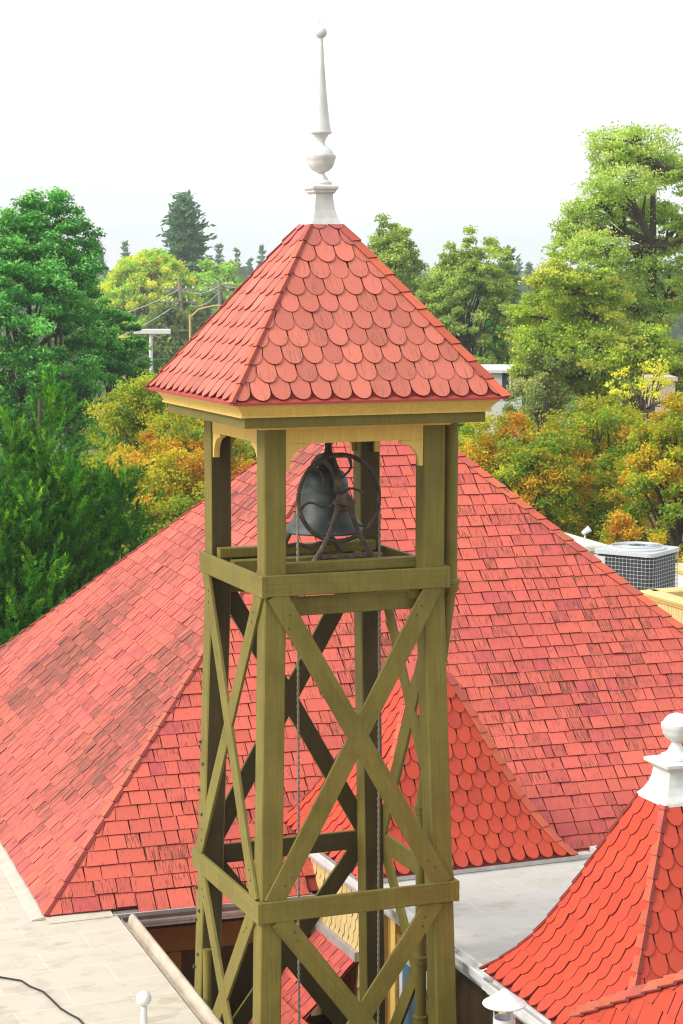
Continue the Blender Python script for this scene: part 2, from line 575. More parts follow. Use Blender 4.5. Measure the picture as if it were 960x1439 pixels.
def courses(fc, expo, width, style, tintf, th=0.018, slab=0.012, vstart=0.0, skip=None, wob=0.0, lowu=None, gapw=0.0045):
    out = []
    row = 0
    v = vstart
    while v < fc.L - 0.02:
        half = float(fc.W(v))
        if style == 'scale':
            w = width
            k = math.ceil(half / w + 0.5)
            us = [(-(k) + i + 0.5 * (row % 2)) * w for i in range(2 * k + 2)]
        else:
            us = [-half - rng.uniform(0, 0.15)]
            while us[-1] < half: us.append(us[-1] + width(rng))
        for a, b in zip(us[:-1], us[1:]):
            if b < -half or a > half: continue
            gap = gapw if style == 'scale' else rng.uniform(0.003, 0.007)
            vv = v + rng.normal(0, wob)
            if lowu is not None and row == 0 and a > lowu: vv -= 0.055
            lift = max(0, rng.normal(0, 0.35)) ** 3 * 0.012 if style != 'scale' else abs(rng.normal(0, 0.0018))
            p = shingle_piece(fc, a + gap, b - gap, vv, expo, style, th + rng.normal(0, th * 0.12), slab, tintf(row, v / fc.L), rng.normal(0, 0.012), lift=lift)
            if p is None or (skip and skip(p['c'])): continue
            out.append(p)
        v += expo
        row += 1
    return out


def hip_caps(fa, fb, sa, sb, expo, wd, tintf, th=0.03, slab=0.014, wb=None):
    """overlapping caps over the hip between faces fa (at u = sa*R) and fb (at u = sb*R)"""
    out = []
    wb = wd if wb is None else wb
    v = 0.0
    L = min(fa.L, fb.L)
    while v < L - 0.03:
        vs = np.array([v - 0.01, min(v + expo * 1.2, L)])
        rows = []
        for q, vv in enumerate(vs):
            o = th if q == 0 else th * 0.55
            for k, oo in ((0, o), (1, o - slab)):
                va = np.array([vv]); ra = fa.rz(va)[0]
                pa = fa.P(sa * (ra - wd), va, np.array([oo]))[0]
                pb = fb.P(sb * (ra - wb), va, np.array([oo]))[0]
                h = fa.P(sa * ra, va, np.array([0.]))[0]
                na = fa.P(sa * ra, va, np.array([1.]))[0] - h
                nb_ = fb.P(sb * ra, va, np.array([1.]))[0] - fb.P(sb * ra, va, np.array([0.]))[0]
                m = (na + nb_) / (1 + na @ nb_)
                rows.append((pa, h + m * oo, pb))
        V = np.array([p for r in rows for p in r])
        # rows: 0 low top, 1 low bottom, 2 high top, 3 high bottom
        F = [(0, 1, 7, 6), (1, 2, 8, 7), (0, 3, 4, 1), (1, 4, 5, 2), (0, 6, 9, 3), (2, 5, 11, 8)]
        o = rng.uniform(0, 40, 2)
        UV = np.array([[i % 3 * wd + o[0], (0 if i < 6 else expo) + o[1]] for i in range(12)])
        out.append(dict(V=V, F=F, E=[0, 1, 1, 1, 1, 1], UV=UV, T=tintf(0, v / L), c=V.mean(0), n=np.array([0, 0, 1.]), area=wd * expo))  # narrow fb wing takes the dark edge red, shade put into its colour
        v += expo
    return out


def score(p):
    d = CAM - p['c']
    dist = np.linalg.norm(d)
    u, v = pix(p['c'])
    s = p['area'] * max(0.0, float(p['n'] @ d) / dist) / dist ** 2
    if u < -15 or u > 975 or v > 1455 or v < -10: s = 0
    return s


def lay(name, pieces, mat, parent, limit=300, vis=None):
    """the pieces that show largest become objects of their own, the rest one 'stuff' part"""
    sc = np.array([score(p) * (vis(p) if vis else 1) for p in pieces])
    order = np.argsort(-sc)
    keep = [i for i in order[:limit] if sc[i] > 0]
    ks = set(keep)
    for i in keep:
        p = pieces[i]
        mesh(name, p['V'], p['F'], mat, parent, uv=p['UV'], tint=p['T'], edge=p['E'])
    rest = [pieces[i] for i in range(len(pieces)) if i not in ks]
    if rest:
        V, F, UV, T, E = [], [], [], [], []
        n = 0
        for p in rest:
            V.append(p['V']); UV.append(p['UV']); T.append(np.tile(p['T'], (len(p['V']), 1)))
            F += [tuple(i + n for i in f) for f in p['F']]
            n += len(p['V'])
            E += p['E']
        o = mesh(name + 's', np.concatenate(V), F, mat, parent, uv=np.concatenate(UV), tint=np.concatenate(T), edge=E)
        tag(o, kind='stuff')


def pyramid_deck(name, faces, mat, parent, drop=0.012, n=10):
    mb = MB()
    for fc in faces:
        v = np.unique(np.concatenate([fc.s, np.linspace(0, fc.L, n)]))
        r = fc.W(v)
        lo = fc.P(-r, v, np.full(len(v), -drop)); hi = fc.P(r, v, np.full(len(v), -drop))
        # outer edges of neighbouring sides do not need to meet exactly: the caps cover them
        V = np.concatenate([lo, hi]); m = len(v)
        mb.add(V, [(i, i + 1, m + i + 1, m + i) for i in range(m - 1)])
    return mb.build(name, mat, parent, fix=False)


def four(c, prof, rot=0.0):
    cs, sn = math.cos(rot), math.sin(rot)
    ds = {'front': (sn, -cs), 'right': (cs, sn), 'back': (-sn, cs), 'left': (-cs, -sn)}
    return {k: Face(c, d, prof) for k, d in ds.items()}


def tint_main(wear, purple):
    def f(row, t):
        r = min(1, max(0, rng.normal(0.12, 0.12))) if rng.random() > purple else rng.uniform(0.35, 0.9)
        g = max(0, rng.normal(wear, 0.12)) if rng.random() > 0.14 else rng.uniform(wear + .15, wear + 0.42)
        return (r, g, rng.normal(1.0, 0.06))
    return f


# ================================================================== THE SETTING
def sheet(name, x0, x1, y0, y1, z, mat, n=1):
    mb = MB()
    mb.add([(x0, y0, z), (x1, y0, z), (x1, y1, z), (x0, y1, z)], [(0, 1, 2, 3)])
    return tag(mb.build(name, mat), kind='structure')


sheet('ground', -2500, 2500, -600, 4000, 0.0, M['ground'])
rd = at(230, 520, 150)
mb = MB()
rdir = np.array([math.cos(R_(-12)), math.sin(R_(-12)), 0]); rn = np.array([-rdir[1], rdir[0], 0])
c0 = np.array([rd[0], rd[1], 0.02])
mb.add([c0 - rdir * 300 - rn * 6, c0 + rdir * 300 - rn * 6, c0 + rdir * 300 + rn * 6, c0 - rdir * 300 + rn * 6], [(0, 1, 2, 3)])
tag(mb.build('road', M['asphalt']), kind='structure')

# ================================================================== MAIN HOUSE, hipped shake roof
ROT = R_(18.3 - 21.482)
MC = (3.323, 7.207)
MP = [(4.527, H - 5.589), (0.02, H - 1.257 - 0.02)]
house = thing('house', 'large house under a wide hipped red shake roof behind the bell tower', 'house', (MC[0], MC[1], 0))
mf = four(MC, MP, ROT)
g1 = np.array([math.cos(ROT), math.sin(ROT), 0]); g2 = np.array([-math.sin(ROT), math.cos(ROT), 0])
roof = pyramid_deck('roof', mf.values(), M['deck'], house)


_W = np.random.default_rng(5).normal(0, 1, (14, 3)) * np.array([1.3, 1.3, 1.3]); _PH = np.random.default_rng(6).uniform(0, 6.28, 14)


def stain(c, k):
    """slowly varying weathering over the roof, about -1 .. 1"""
    return float(np.cos(_W[k:k + 7] @ c * 1.5 + _PH[k:k + 7]).mean() * 2.2)


def weather(pieces, wr, wg):
    for p in pieces:
        r_, g_, b_ = p['T']
        r_ += wr * stain(p['c'], 0)
        g_ += wg * stain(p['c'], 7)
        dv = math.hypot(p['c'][0] - 3.3, p['c'][1] - 2.45)      # damp valley beside the turret
        k = max(0.0, 1 - dv / 1.3)
        p['T'] = (min(1, max(0, r_ + 0.75 * k)), min(1.0, max(0, g_ + 0.35 * k)), b_)


def in_turret(c):
    return 1.0 < c[0] < 2.82 and 1.55 < c[1] < 3.2 and c[2] < H - 4.95


wfun = lambda r: float(r.choice([0.10, 0.13, 0.16, 0.19, 0.22, 0.26, 0.30], p=[.12, .2, .2, .18, .14, .1, .06])) * r.uniform(0.94, 1.06)
EX = 0.1475
front = courses(mf['front'], EX, wfun, 'square', tint_main(0.24, 0.12), 0.023, 0.016, skip=in_turret, wob=0.003, lowu=-3.8)
left = courses(mf['left'], EX, lambda r: wfun(r) * 0.86, 'square', tint_main(0.60, 0.14), 0.023, 0.016, wob=0.003)
back = courses(mf['right'], EX * 2, lambda r: wfun(r) * 2, 'square', tint_main(0.3, 0.2), 0.021, 0.015)


weather(front, 0.22, 0.20)
weather(left, 0.18, 0.34)


def vis_main(p):
    u, v = pix(p['c'])
    if p['c'][0] > 1 and 500 < u < 640 and v > 960: return 0
    if 360 < u < 400 or 598 < u < 628: return 0
    if p['c'][0] > 2.6 and v > 1130: return 0
    return 1


lay('shingle', front + left + back, M['shingle_main'], roof, 300, vis_main)
caps = hip_caps(mf['left'], mf['front'], 1, -1, 0.155, 0.10, tint_main(0.35, 0.3), 0.034, wb=0.018) \
    + hip_caps(mf['back'], mf['left'], 1, -1, 0.155, 0.10, tint_main(0.2, 0.5), 0.034, wb=0.03) \
    + hip_caps(mf['front'], mf['right'], 1, -1, 0.155, 0.10, tint_main(0.3, 0.4), 0.034, wb=0.03)
lay('hip_cap', caps, M['cap'], roof, 120)

# walls, eave and gutter of the main house
def wall_box(name, c, h, z0, z1, mat, parent, rot=ROT):
    a, b = np.array([math.cos(rot), math.sin(rot), 0]), np.array([-math.sin(rot), math.cos(rot), 0])
    cc = np.array([c[0], c[1], 0])
    V = [cc + a * x * h + b * y * h + np.array([0, 0, z]) for z in (z0, z1) for x, y in ((-1, -1), (1, -1), (1, 1), (-1, 1))]
    return MB().add(V, [(0, 3, 2, 1), (4, 5, 6, 7), (0, 1, 5, 4), (1, 2, 6, 5), (2, 3, 7, 6), (3, 0, 4, 7)]).build(name, mat, parent)


ZE = H - 5.589
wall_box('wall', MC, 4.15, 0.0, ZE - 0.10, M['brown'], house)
wall_box('soffit', MC, 4.47, ZE - 0.09, ZE - 0.045, M['brown'], house)
mcc = np.array([MC[0], MC[1], 0])
ef = mcc - g2 * 4.50                                    # middle of the front eave
uA = (-0.86 - ef[0]) / g1[0]
uB = (0.98 - ef[0]) / g1[0]
pA, pB = ef + g1 * uA + np.array([0, 0, ZE]), ef + g1 * uB + np.array([0, 0, ZE])
MB().sweep([(0.0, -0.02), (0.0, -0.10), (0.07, -0.10), (0.10, -0.06), (0.105, -0.025), (0.095, -0.02), (0.085, -0.045), (0.03, -0.05), (0.02, -0.02)][::-1], pA, pB).build('gutter', M['mauve'], house)
MB().sweep([(-0.02, -0.102), (-0.02, -0.19), (0.02, -0.19), (0.03, -0.165), (0.05, -0.15), (0.055, -0.125), (0.075, -0.12), (0.075, -0.102)][::-1], pA, pB).build('eave_moulding', M['white_worn'], house)
wf_ = mcc - g2 * 4.15
for nm, u0, u1, z0, z1, pr, mt in (('wall_band', uA - .2, uB + .2, ZE - 0.56, ZE - 0.33, 0.03, 'ochre'),
                                   ('wall_board', -3.36, -3.24, ZE - 2.4, ZE - 0.565, 0.035, 'ochre'),
                                   ('window_ledge', -4.3, -3.42, ZE - 0.66, ZE - 0.60, 0.09, 'mauve'),
                                   ('window', -4.25, -3.47, ZE - 1.6, ZE - 0.665, 0.012, 'glass')):
    a0, a1 = wf_ + g1 * u0, wf_ + g1 * u1
    MB().sweep([(0.0, z1), (0.0, z0), (pr, z0), (pr, z1)], a0, a1).build(nm, M[mt], house)

# ------------------------------------------------------------------ left wing with the beige flat roof
ZL = H - 5.62
lw = thing('flat_roofed_wing', 'low wing with a pale beige flat roof left of the bell tower', 'house', (-4, 0, 0))
q1, q2 = atz(168, 1290, ZL), atz(284, 1439, ZL)
q2e = q2 + (q2 - q1) / np.linalg.norm(q2 - q1) * 3.6
cA = mcc - g1 * 4.40 - g2 * 4.40
cB = mcc - g1 * 4.40 + g2 * 5.5
poly = [(q1[0], q1[1] + .15), (cA[0], cA[1]), (cB[0], cB[1]), (-10, 12.5), (-10, q2e[1]), (q2e[0], q2e[1])]
MB().prism(poly, 'z', ZL - 0.16, ZL).build('flat_roof', M['flat'], lw)
inn = [(q1[0] - .22, q1[1] + .5), (cA[0], cA[1] + .3), (cB[0], cB[1]), (-9.8, 12.3), (-9.8, q2e[1] + .2), (q2e[0] - .22, q2e[1] + .2)]
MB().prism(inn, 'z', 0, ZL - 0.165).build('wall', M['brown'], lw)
qd = (q2e - q1) / np.linalg.norm(q2e - q1)
gq1 = q1 + np.array([0, 0, 0.0]); gq2 = q2e
# rolled gutter: a trough whose outer lip is rounded over (travel towards the camera, outside is on the left hand)
lip = [(-0.015, -0.004), (-0.03, -0.05), (-0.075, -0.055), (-0.085, 0.0), (-0.098, 0.018), (-0.118, 0.024), (-0.137, 0.015), (-0.146, -0.006), (-0.142, -0.06), (-0.12, -0.12), (-0.012, -0.14)]
MB().sweep(lip, gq1, gq2).build('gutter', M['beige'], lw, smooth=True)
fl0, fl1 = mcc - g1 * 4.53 - g2 * 4.53, mcc - g1 * 4.53 + g2 * 4.5
for nm, p0, p1 in (('flashing', fl1, fl0), ('flashing', fl0, ef + g1 * (uA - 0.02))):
    p0, p1 = p0.copy(), p1.copy(); p0[2] = p1[2] = ZL
    MB().sweep([(-0.02, 0.004), (0.13, 0.004), (0.12, 0.012), (0.02, 0.03), (-0.02, 0.03)], p0, p1).build(nm, M['flat'], lw)

# ------------------------------------------------------------------ right wing: grey flat roof, gutter, court wall
ZR = H - 5.15
rw = thing('grey_roofed_wing', 'wing with a small grey flat roof and white gutter between two turrets', 'house', (2.5, 0, 0))
MB().prism([(1.0, -4.2), (3.25, -4.2), (3.25, 1.58), (2.75, 1.58), (2.75, 2.35), (1.0, 2.9)], 'z', ZR - 0.14, ZR).build('flat_roof', M['flat_grey'], rw)
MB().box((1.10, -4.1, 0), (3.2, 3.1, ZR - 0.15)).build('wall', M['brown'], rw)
MB().box((3.14, -1.1, ZR + 0.004), (3.27, 1.56, ZR + 0.075)).build('roof_kerb', M['white'], rw)
MB().box((0.99, 1.44, ZR + 0.004), (3.1, 1.53, ZR + 0.045)).build('flashing', M['flashing'], rw)
gp = [(0.0, -0.145), (0.035, -0.145), (0.05, -0.11), (0.075, -0.095), (0.08, -0.07), (0.108, -0.055), (0.112, 0.008), (0.095, 0.012), (0.088, -0.012), (0.03, -0.02), (0.02, 0.012), (0.0, 0.012)]
MB().sweep(gp[::-1], (1.0, 3.0, ZR), (1.0, -0.98, ZR)).build('gutter', M['white_worn'], rw)
MB().sweep([(a * 1.15, b - 0.02) for a, b in gp[::-1]], (1.0, -0.985, ZR), (1.0, -4.2, ZR)).build('gutter', M['white_worn'], rw)
mb = MB()
for k, y in enumerate((1.1, 0.3, -0.35)):
    mb.beam((0.89, y, ZR + 0.006), (1.0, y, ZR + 0.006), 0.02, 0.006, c=0.001)
mb.build('gutter_strap', M['flashing'], rw)
# lap siding on the court wall, shade under the eave painted in dark brown
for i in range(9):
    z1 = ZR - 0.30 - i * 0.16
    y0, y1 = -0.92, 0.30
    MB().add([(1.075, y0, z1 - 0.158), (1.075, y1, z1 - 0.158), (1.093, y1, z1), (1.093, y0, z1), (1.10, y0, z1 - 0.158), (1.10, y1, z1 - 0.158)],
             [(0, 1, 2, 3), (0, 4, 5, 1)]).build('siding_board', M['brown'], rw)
MB().box((1.04, -1.05, ZR - 2.6), (1.13, -0.93, ZR - 0.16)).build('corner_post', M['yellow'], rw)
MB().box((1.055, 1.62, ZR - 2.6), (1.10, 3.05, ZR - 0.16)).build('wall_panel', M['cream'], rw)
wfc = Face((1.052 + 0.70, 2.33), (-1, 0), [(0.70, ZR - 1.05), (0.70, ZR - 0.2)])
lay('wall_shingle', courses(wfc, 0.12, 0.105, 'scale', lambda r, t: (0, 0.1, rng.normal(1, .04)), 0.012, 0.008), M['cream'], rw, 120)
for y0, y1, mt, x in ((1.44, 1.60, 'ochre', 1.06), (1.30, 1.42, 'yellow', 1.035), (1.12, 1.20, 'ochre', 1.05), (1.00, 1.10, 'yellow', 1.03)):
    MB().box((x, y0, ZR - 2.6), (1.10, y1, ZR - 0.17)).build('trim_board', M[mt], rw)
win = MB().box((1.06, 0.42, ZR - 1.75), (1.10, 0.98, ZR - 0.42)).build('window', M['white'], rw)
MB().box((1.052, 0.50, ZR - 1.68), (1.062, 0.90, ZR - 0.50)).build('pane', M['glass_blue'], win)
MB().box((1.045, 0.40, ZR - 0.42), (1.11, 1.0, ZR - 0.30)).build('trim_board', M['ochre'], rw)

# small roofs down in the light court
cr = thing('lean_to', 'small red shingled lean-to roof against the yellow wall inside the tower legs', 'roof', (1.0, 2.3, H - 8))
lf = Face((1.05, 2.30), (-1, 0), [(0.80, H - 6.68), (0.02, H - 5.93)], hw=0.46)
lr = pyramid_deck('roof', [lf], M['deck'], cr)
lay('shingle', courses(lf, 0.115, lambda r: r.uniform(.10, .17), 'square', tint_main(0.02, 0.75), 0.01, 0.007), M['shingle_main'], lr, 120)
MB().box((1.0, 1.83, H - 5.955), (1.06, 2.78, H - 5.87)).build('flashing', M['mauve'], cr)
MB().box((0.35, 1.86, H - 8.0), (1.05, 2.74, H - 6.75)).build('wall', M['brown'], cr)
cg = thing('court_roof', 'red shingled gable roof deep in the court below the bell tower', 'roof', (0.3, 1.6, H - 8))
gl = Face((0.45, 1.66), (-1, 0), [(1.15, H - 7.25), (0.0, H - 6.32)], hw=0.72)
gr_ = Face((0.45, 1.66), (1, 0), [(0.5, H - 6.75), (0.0, H - 6.32)], hw=0.72)
gd = pyramid_deck('roof', [gl, gr_], M['deck'], cg)
lay('shingle', courses(gl, 0.13, wfun, 'square', tint_main(0.25, 0.2), 0.012, 0.009), M['shingle_main'], gd, 120)
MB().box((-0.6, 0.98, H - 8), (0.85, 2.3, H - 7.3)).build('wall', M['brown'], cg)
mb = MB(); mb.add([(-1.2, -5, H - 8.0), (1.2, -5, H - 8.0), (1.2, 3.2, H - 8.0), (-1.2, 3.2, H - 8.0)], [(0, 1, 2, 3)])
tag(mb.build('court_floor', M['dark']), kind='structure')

# ------------------------------------------------------------------ turrets with concave fish-scale roofs
KS = 0.9619


def finial(parent, c, z, s, tall):
    """turned and painted roof finial; tall = with the long spire"""
    C = (c[0], c[1], z)
    w = M['white']
    if tall is True:
        f = MB().lathe([(0.128, -0.02), (0.118, 0.0), (0.094, 0.06), (0.078, 0.12), (0.069, 0.19), (0.066, 0.235)], C, sq=True).build('finial', w, parent)
        MB().lathe([(0.070, 0.235), (0.084, 0.248), (0.084, 0.256), (0.098, 0.272), (0.098, 0.288), (0.080, 0.300)], C, sq=True).build('cap', w, f)
        MB().lathe([(0.074, 0.300), (0.080, 0.308), (0.076, 0.322), (0.055, 0.332), (0.05, 0.345), (0.03, 0.375), (0.018, 0.392), (0.02, 0.40)], C).build('cone', w, f, smooth=True)
        R, zc = 0.10, 0.485
        pr = [(R * math.sin(t), zc - R * math.cos(t)) for t in np.linspace(0.2, 1.5, 9)] + [(0.107, zc + .004), (0.107, zc + 0.028)] + [(R * math.sin(t), zc - R * math.cos(t)) for t in np.linspace(1.86, 2.75, 8)]
        MB().lathe(pr, C, 32).build('ball', w, f, smooth=True)
        MB().lathe([(0.042, 0.576), (0.030, 0.59), (0.028, 0.608), (0.040, 0.640), (0.052, 0.652), (0.052, 0.66), (0.060, 0.664), (0.079, 0.672), (0.079, 0.682), (0.070, 0.688)], C).build('collar', w, f, smooth=True)
        MB().lathe([(0.074, 0.686), (0.064, 0.74), (0.050, 0.86), (0.037, 1.0), (0.024, 1.18), (0.015, 1.33), (0.013, 1.352)], C).build('spire', w, f, smooth=True)
        R, zc = 0.043, 1.388
        MB().lathe([(R * math.sin(t) + .0005, zc - R * math.cos(t)) for t in np.linspace(0.3, 3.1, 14)], C, 24).build('tip_ball', w, f, smooth=True)
        for k in range(5):
            t = k * 1.256
            MB().tube([(C[0] + .006 * math.cos(t), C[1] + .006 * math.sin(t), z + 1.424), (C[0] + .026 * math.cos(t), C[1] + .026 * math.sin(t), z + 1.468)], 0.0018, 5).build('spike', w, f)
    elif tall == 'stub':
        f = MB().lathe([(0.19, -0.035), (0.185, -0.02), (0.01, 0.10)], C, sq=True).build('cap', M['red_trim'], parent)
    else:
        f = MB().lathe([(0.198, -0.045), (0.192, -0.025), (0.160, 0.015), (0.135, 0.065), (0.120, 0.12), (0.113, 0.175)], C, sq=True).build('finial', w, parent)
        MB().lathe([(0.120, 0.175), (0.125, 0.185), (0.150, 0.200), (0.163, 0.212), (0.163, 0.232), (0.145, 0.240)], C, sq=True).build('cap', w, f)
        MB().lathe([(0.108, 0.240), (0.114, 0.252), (0.106, 0.270), (0.072, 0.284), (0.060, 0.300), (0.036, 0.345), (0.028, 0.365), (0.032, 0.372)], C).build('cone', w, f, smooth=True)
        R, zc = 0.102, 0.462
        pr = [(R * math.sin(t), zc - R * math.cos(t)) for t in np.linspace(0.25, 1.45, 9)] + [(0.108, zc - .002), (0.108, zc + 0.03)] + [(R * math.sin(t) + .0005, zc - R * math.cos(t)) for t in np.linspace(1.9, 3.12, 9)]
        MB().lathe(pr, C, 32).build('ball', w, f, smooth=True)


def turret(label, c, prof, stub=False):
    t = thing('turret', label, 'turret', (c[0], c[1], ZR), 'fish-scale turrets on the right wing')
    fs = four(c, prof)
    d = pyramid_deck('roof', fs.values(), M['deck'], t)
    tn = lambda r, q: (min(1, max(0, rng.normal(.08, .1))), max(0, rng.normal(.12, .1)), rng.normal(1.0, .05))
    pc = []
    for k in ('front', 'left', 'right', 'back'):
        pc += courses(fs[k], 0.139, 0.136, 'scale', tn, 0.021, 0.014, vstart=0.0, wob=0.003, gapw=0.0065)
    lay('shingle', pc, M['shingle_turret'], d, 300)
    tc_ = lambda r, q: ((0.9 if q > 0.82 else max(0, rng.normal(.1, .1))), max(0, rng.normal(.2, .15)), rng.normal(0.98, .06))
    cp = []
    for a, b in (('left', 'front'), ('front', 'right'), ('back', 'left'), ('right', 'back')):
        cp += hip_caps(fs[a], fs[b], 1, -1, 0.15, 0.062, tc_, 0.026, 0.010, wb=0.012)
    lay('hip_cap', cp, M['cap'], d, 80)
    finial(t, c, prof[-1][1] + 0.03, 1, 'stub' if stub else False)
    return t


pr1 = [(1.04, -5.30), (0.948, -5.215), (0.826, -5.08), (0.70, -4.90), (0.582, -4.66), (0.475, -4.43), (0.336, -4.12), (0.18, -3.79)]
pr2 = [(1.06, -5.30), (0.948, -5.19), (0.826, -5.02), (0.70, -4.80), (0.582, -4.56), (0.475, -4.33), (0.336, -4.03), (0.185, -3.72)]
sc_ = lambda pr: [(r * KS, H + z * KS) for r, z in pr]
turret('red fish-scale turret with white ball finial at the lower right', (1.895, -1.948), sc_(pr1))
turret('red fish-scale turret behind the right legs of the bell tower', (1.912, 2.448), sc_(pr2), True)

gb = thing('gutter_outlet', 'small white gutter end peeping out behind the right turret', 'gutter', (3.55, 2.15, ZR - .2))
ge = at(879, 1155, 17.4)
MB().sweep([(-0.05, -0.04), (0.05, -0.04), (0.06, 0.04), (0.045, 0.04), (0.04, -0.02), (-0.04, -0.02), (-0.045, 0.04), (-0.06, 0.04)][::-1], ge, ge + np.array([.5, -.05, 0])).build('spout', M['white_worn'], gb)
MB().beam(ge + np.array([.25, 0, -.04]), ge + np.array([.25, .1, -.3]), 0.04, 0.02).build('bracket', M['white_worn'], gb)

# hip roof at the very corner, below the right turret
hr = thing('hip_roof', 'corner of a red shingled roof in front of the right turret', 'roof', (1.4, -3.4, ZR))
S0, S1 = np.array([0.965, -2.02, H - 5.10]), np.array([1.20, -3.10, H - 4.50])
kz = (S1[2] - S0[2]) / (S1[0] - S0[0])
hl = Face((1.75, -3.5), (-1, 0), [(0.785, H - 5.10), (0.0, H - 5.10 + 0.785 * kz)], hw=1.6)
over = lambda c: c[1] > S0[1] + (c[0] - S0[0]) * (S1[1] - S0[1]) / (S1[0] - S0[0]) + 0.02
E1 = S0 + (S1 - S0) * 2.6
MB().add([S0 + np.array([0, .05, -.02]), E1 + np.array([.01, .05, -.02]), (0.955, E1[1], H - 5.12), (0.955, S0[1], H - 5.12), E1 + np.array([1.2, 0, -2.0]), S0 + np.array([.7, -0.5, -1.0])],
         [(0, 3, 2, 1), (0, 1, 4, 5)]).build('roof', M['deck'], hr, fix=False)
hd = [c for c in hr.children][0]
hp_ = [p for p in courses(hl, 0.15, wfun, 'square', tint_main(0.2, 0.1), 0.018, 0.013) if not over(p['c'])]
for p in hp_:      # trim what would stand over the ridge line
    lim = S0[1] + (p['V'][:, 0] - S0[0]) * (S1[1] - S0[1]) / (S1[0] - S0[0])
    p['V'][:, 1] = np.minimum(p['V'][:, 1], lim)
lay('shingle', hp_, M['shingle_turret'], hd, 150)
dS = (S1 - S0) / np.linalg.norm(S1 - S0)
Ls_ = np.linalg.norm(E1 - S0)
nS = np.cross(dS, np.array([0, 0, 1.0])); nS /= np.linalg.norm(nS)
cps = []
for i in range(int(Ls_ / 0.17)):
    a, b = S0 + dS * (0.17 * i - .02), S0 + dS * (0.17 * i + 0.19)
    up0, up1 = np.array([0, 0, 0.05]), np.array([0, 0, 0.032])
    V = np.array([a + up0 - nS * .075 * 0 - nS * 0.01, a + up0 + nS * 0.05 - np.array([0, 0, .06]), b + up1 + nS * 0.05 - np.array([0, 0, .06]), b + up1 - nS * .01,
                  a + up0 - nS * 0.07 - np.array([0, 0, .03]), b + up1 - nS * .07 - np.array([0, 0, .03])])
    V = np.concatenate([V, V - np.array([0, 0, .014])])
    F = [(0, 1, 2, 3), (4, 0, 3, 5), (0, 6, 7, 1), (4, 10, 6, 0), (1, 7, 8, 2), (4, 5, 11, 10)]
    o = rng.uniform(0, 40, 2)
    cps.append(dict(V=V, F=F, E=[0, 0, 1, 1, 1, 1], UV=V[:, :2] + o, T=tint_main(0.3, .1)(0, 0), c=V.mean(0), n=np.array([0, 0, 1.]), area=.02))
lay('hip_cap', cps, M['cap'], hd, 40)

# ================================================================== THE BELL TOWER
bt = thing('bell_tower', 'olive timber bell tower with a salmon shingled pyramid roof and white finial', 'tower', (0, 0, H - 8.0))
Z = lambda z: H + z
EAVE, TOPZ = -0.892, 0.322
tp = [(1.022, Z(EAVE)), (0.118, Z(TOPZ))]
tf = four((0, 0), tp)
tdeck = pyramid_deck('roof', tf.values(), M['deck'], bt, drop=0.006)


def tint_tower(row, t):
    if t > 0.87: return (rng.uniform(.75, 1), 0.05, rng.normal(.95, .05))
    r = min(1, max(0, rng.normal(.08, .12)))
    g = max(0, rng.normal(.22, .15)) if rng.random() > .15 else rng.uniform(.40, .65)
    return (r, g, rng.normal(1.0, .09))


pc = []
for k in ('front', 'left', 'right', 'back'):
    pc += courses(tf[k], 0.146, 0.148, 'scale', tint_tower, 0.017, 0.011, vstart=0.010, wob=0.004)
lay('shingle', pc, M['shingle_tower'], tdeck, 300)
cp = []
for a, b in (('left', 'front'), ('front', 'right'), ('back', 'left'), ('right', 'back')):
    cp += hip_caps(tf[a], tf[b], 1, -1, 0.152, 0.062, tint_tower, 0.026, 0.010, wb=0.010)
lay('hip_cap', cp, M['cap'], tdeck, 80)
finial(bt, (0, 0), Z(TOPZ) - 0.005, 1, True)
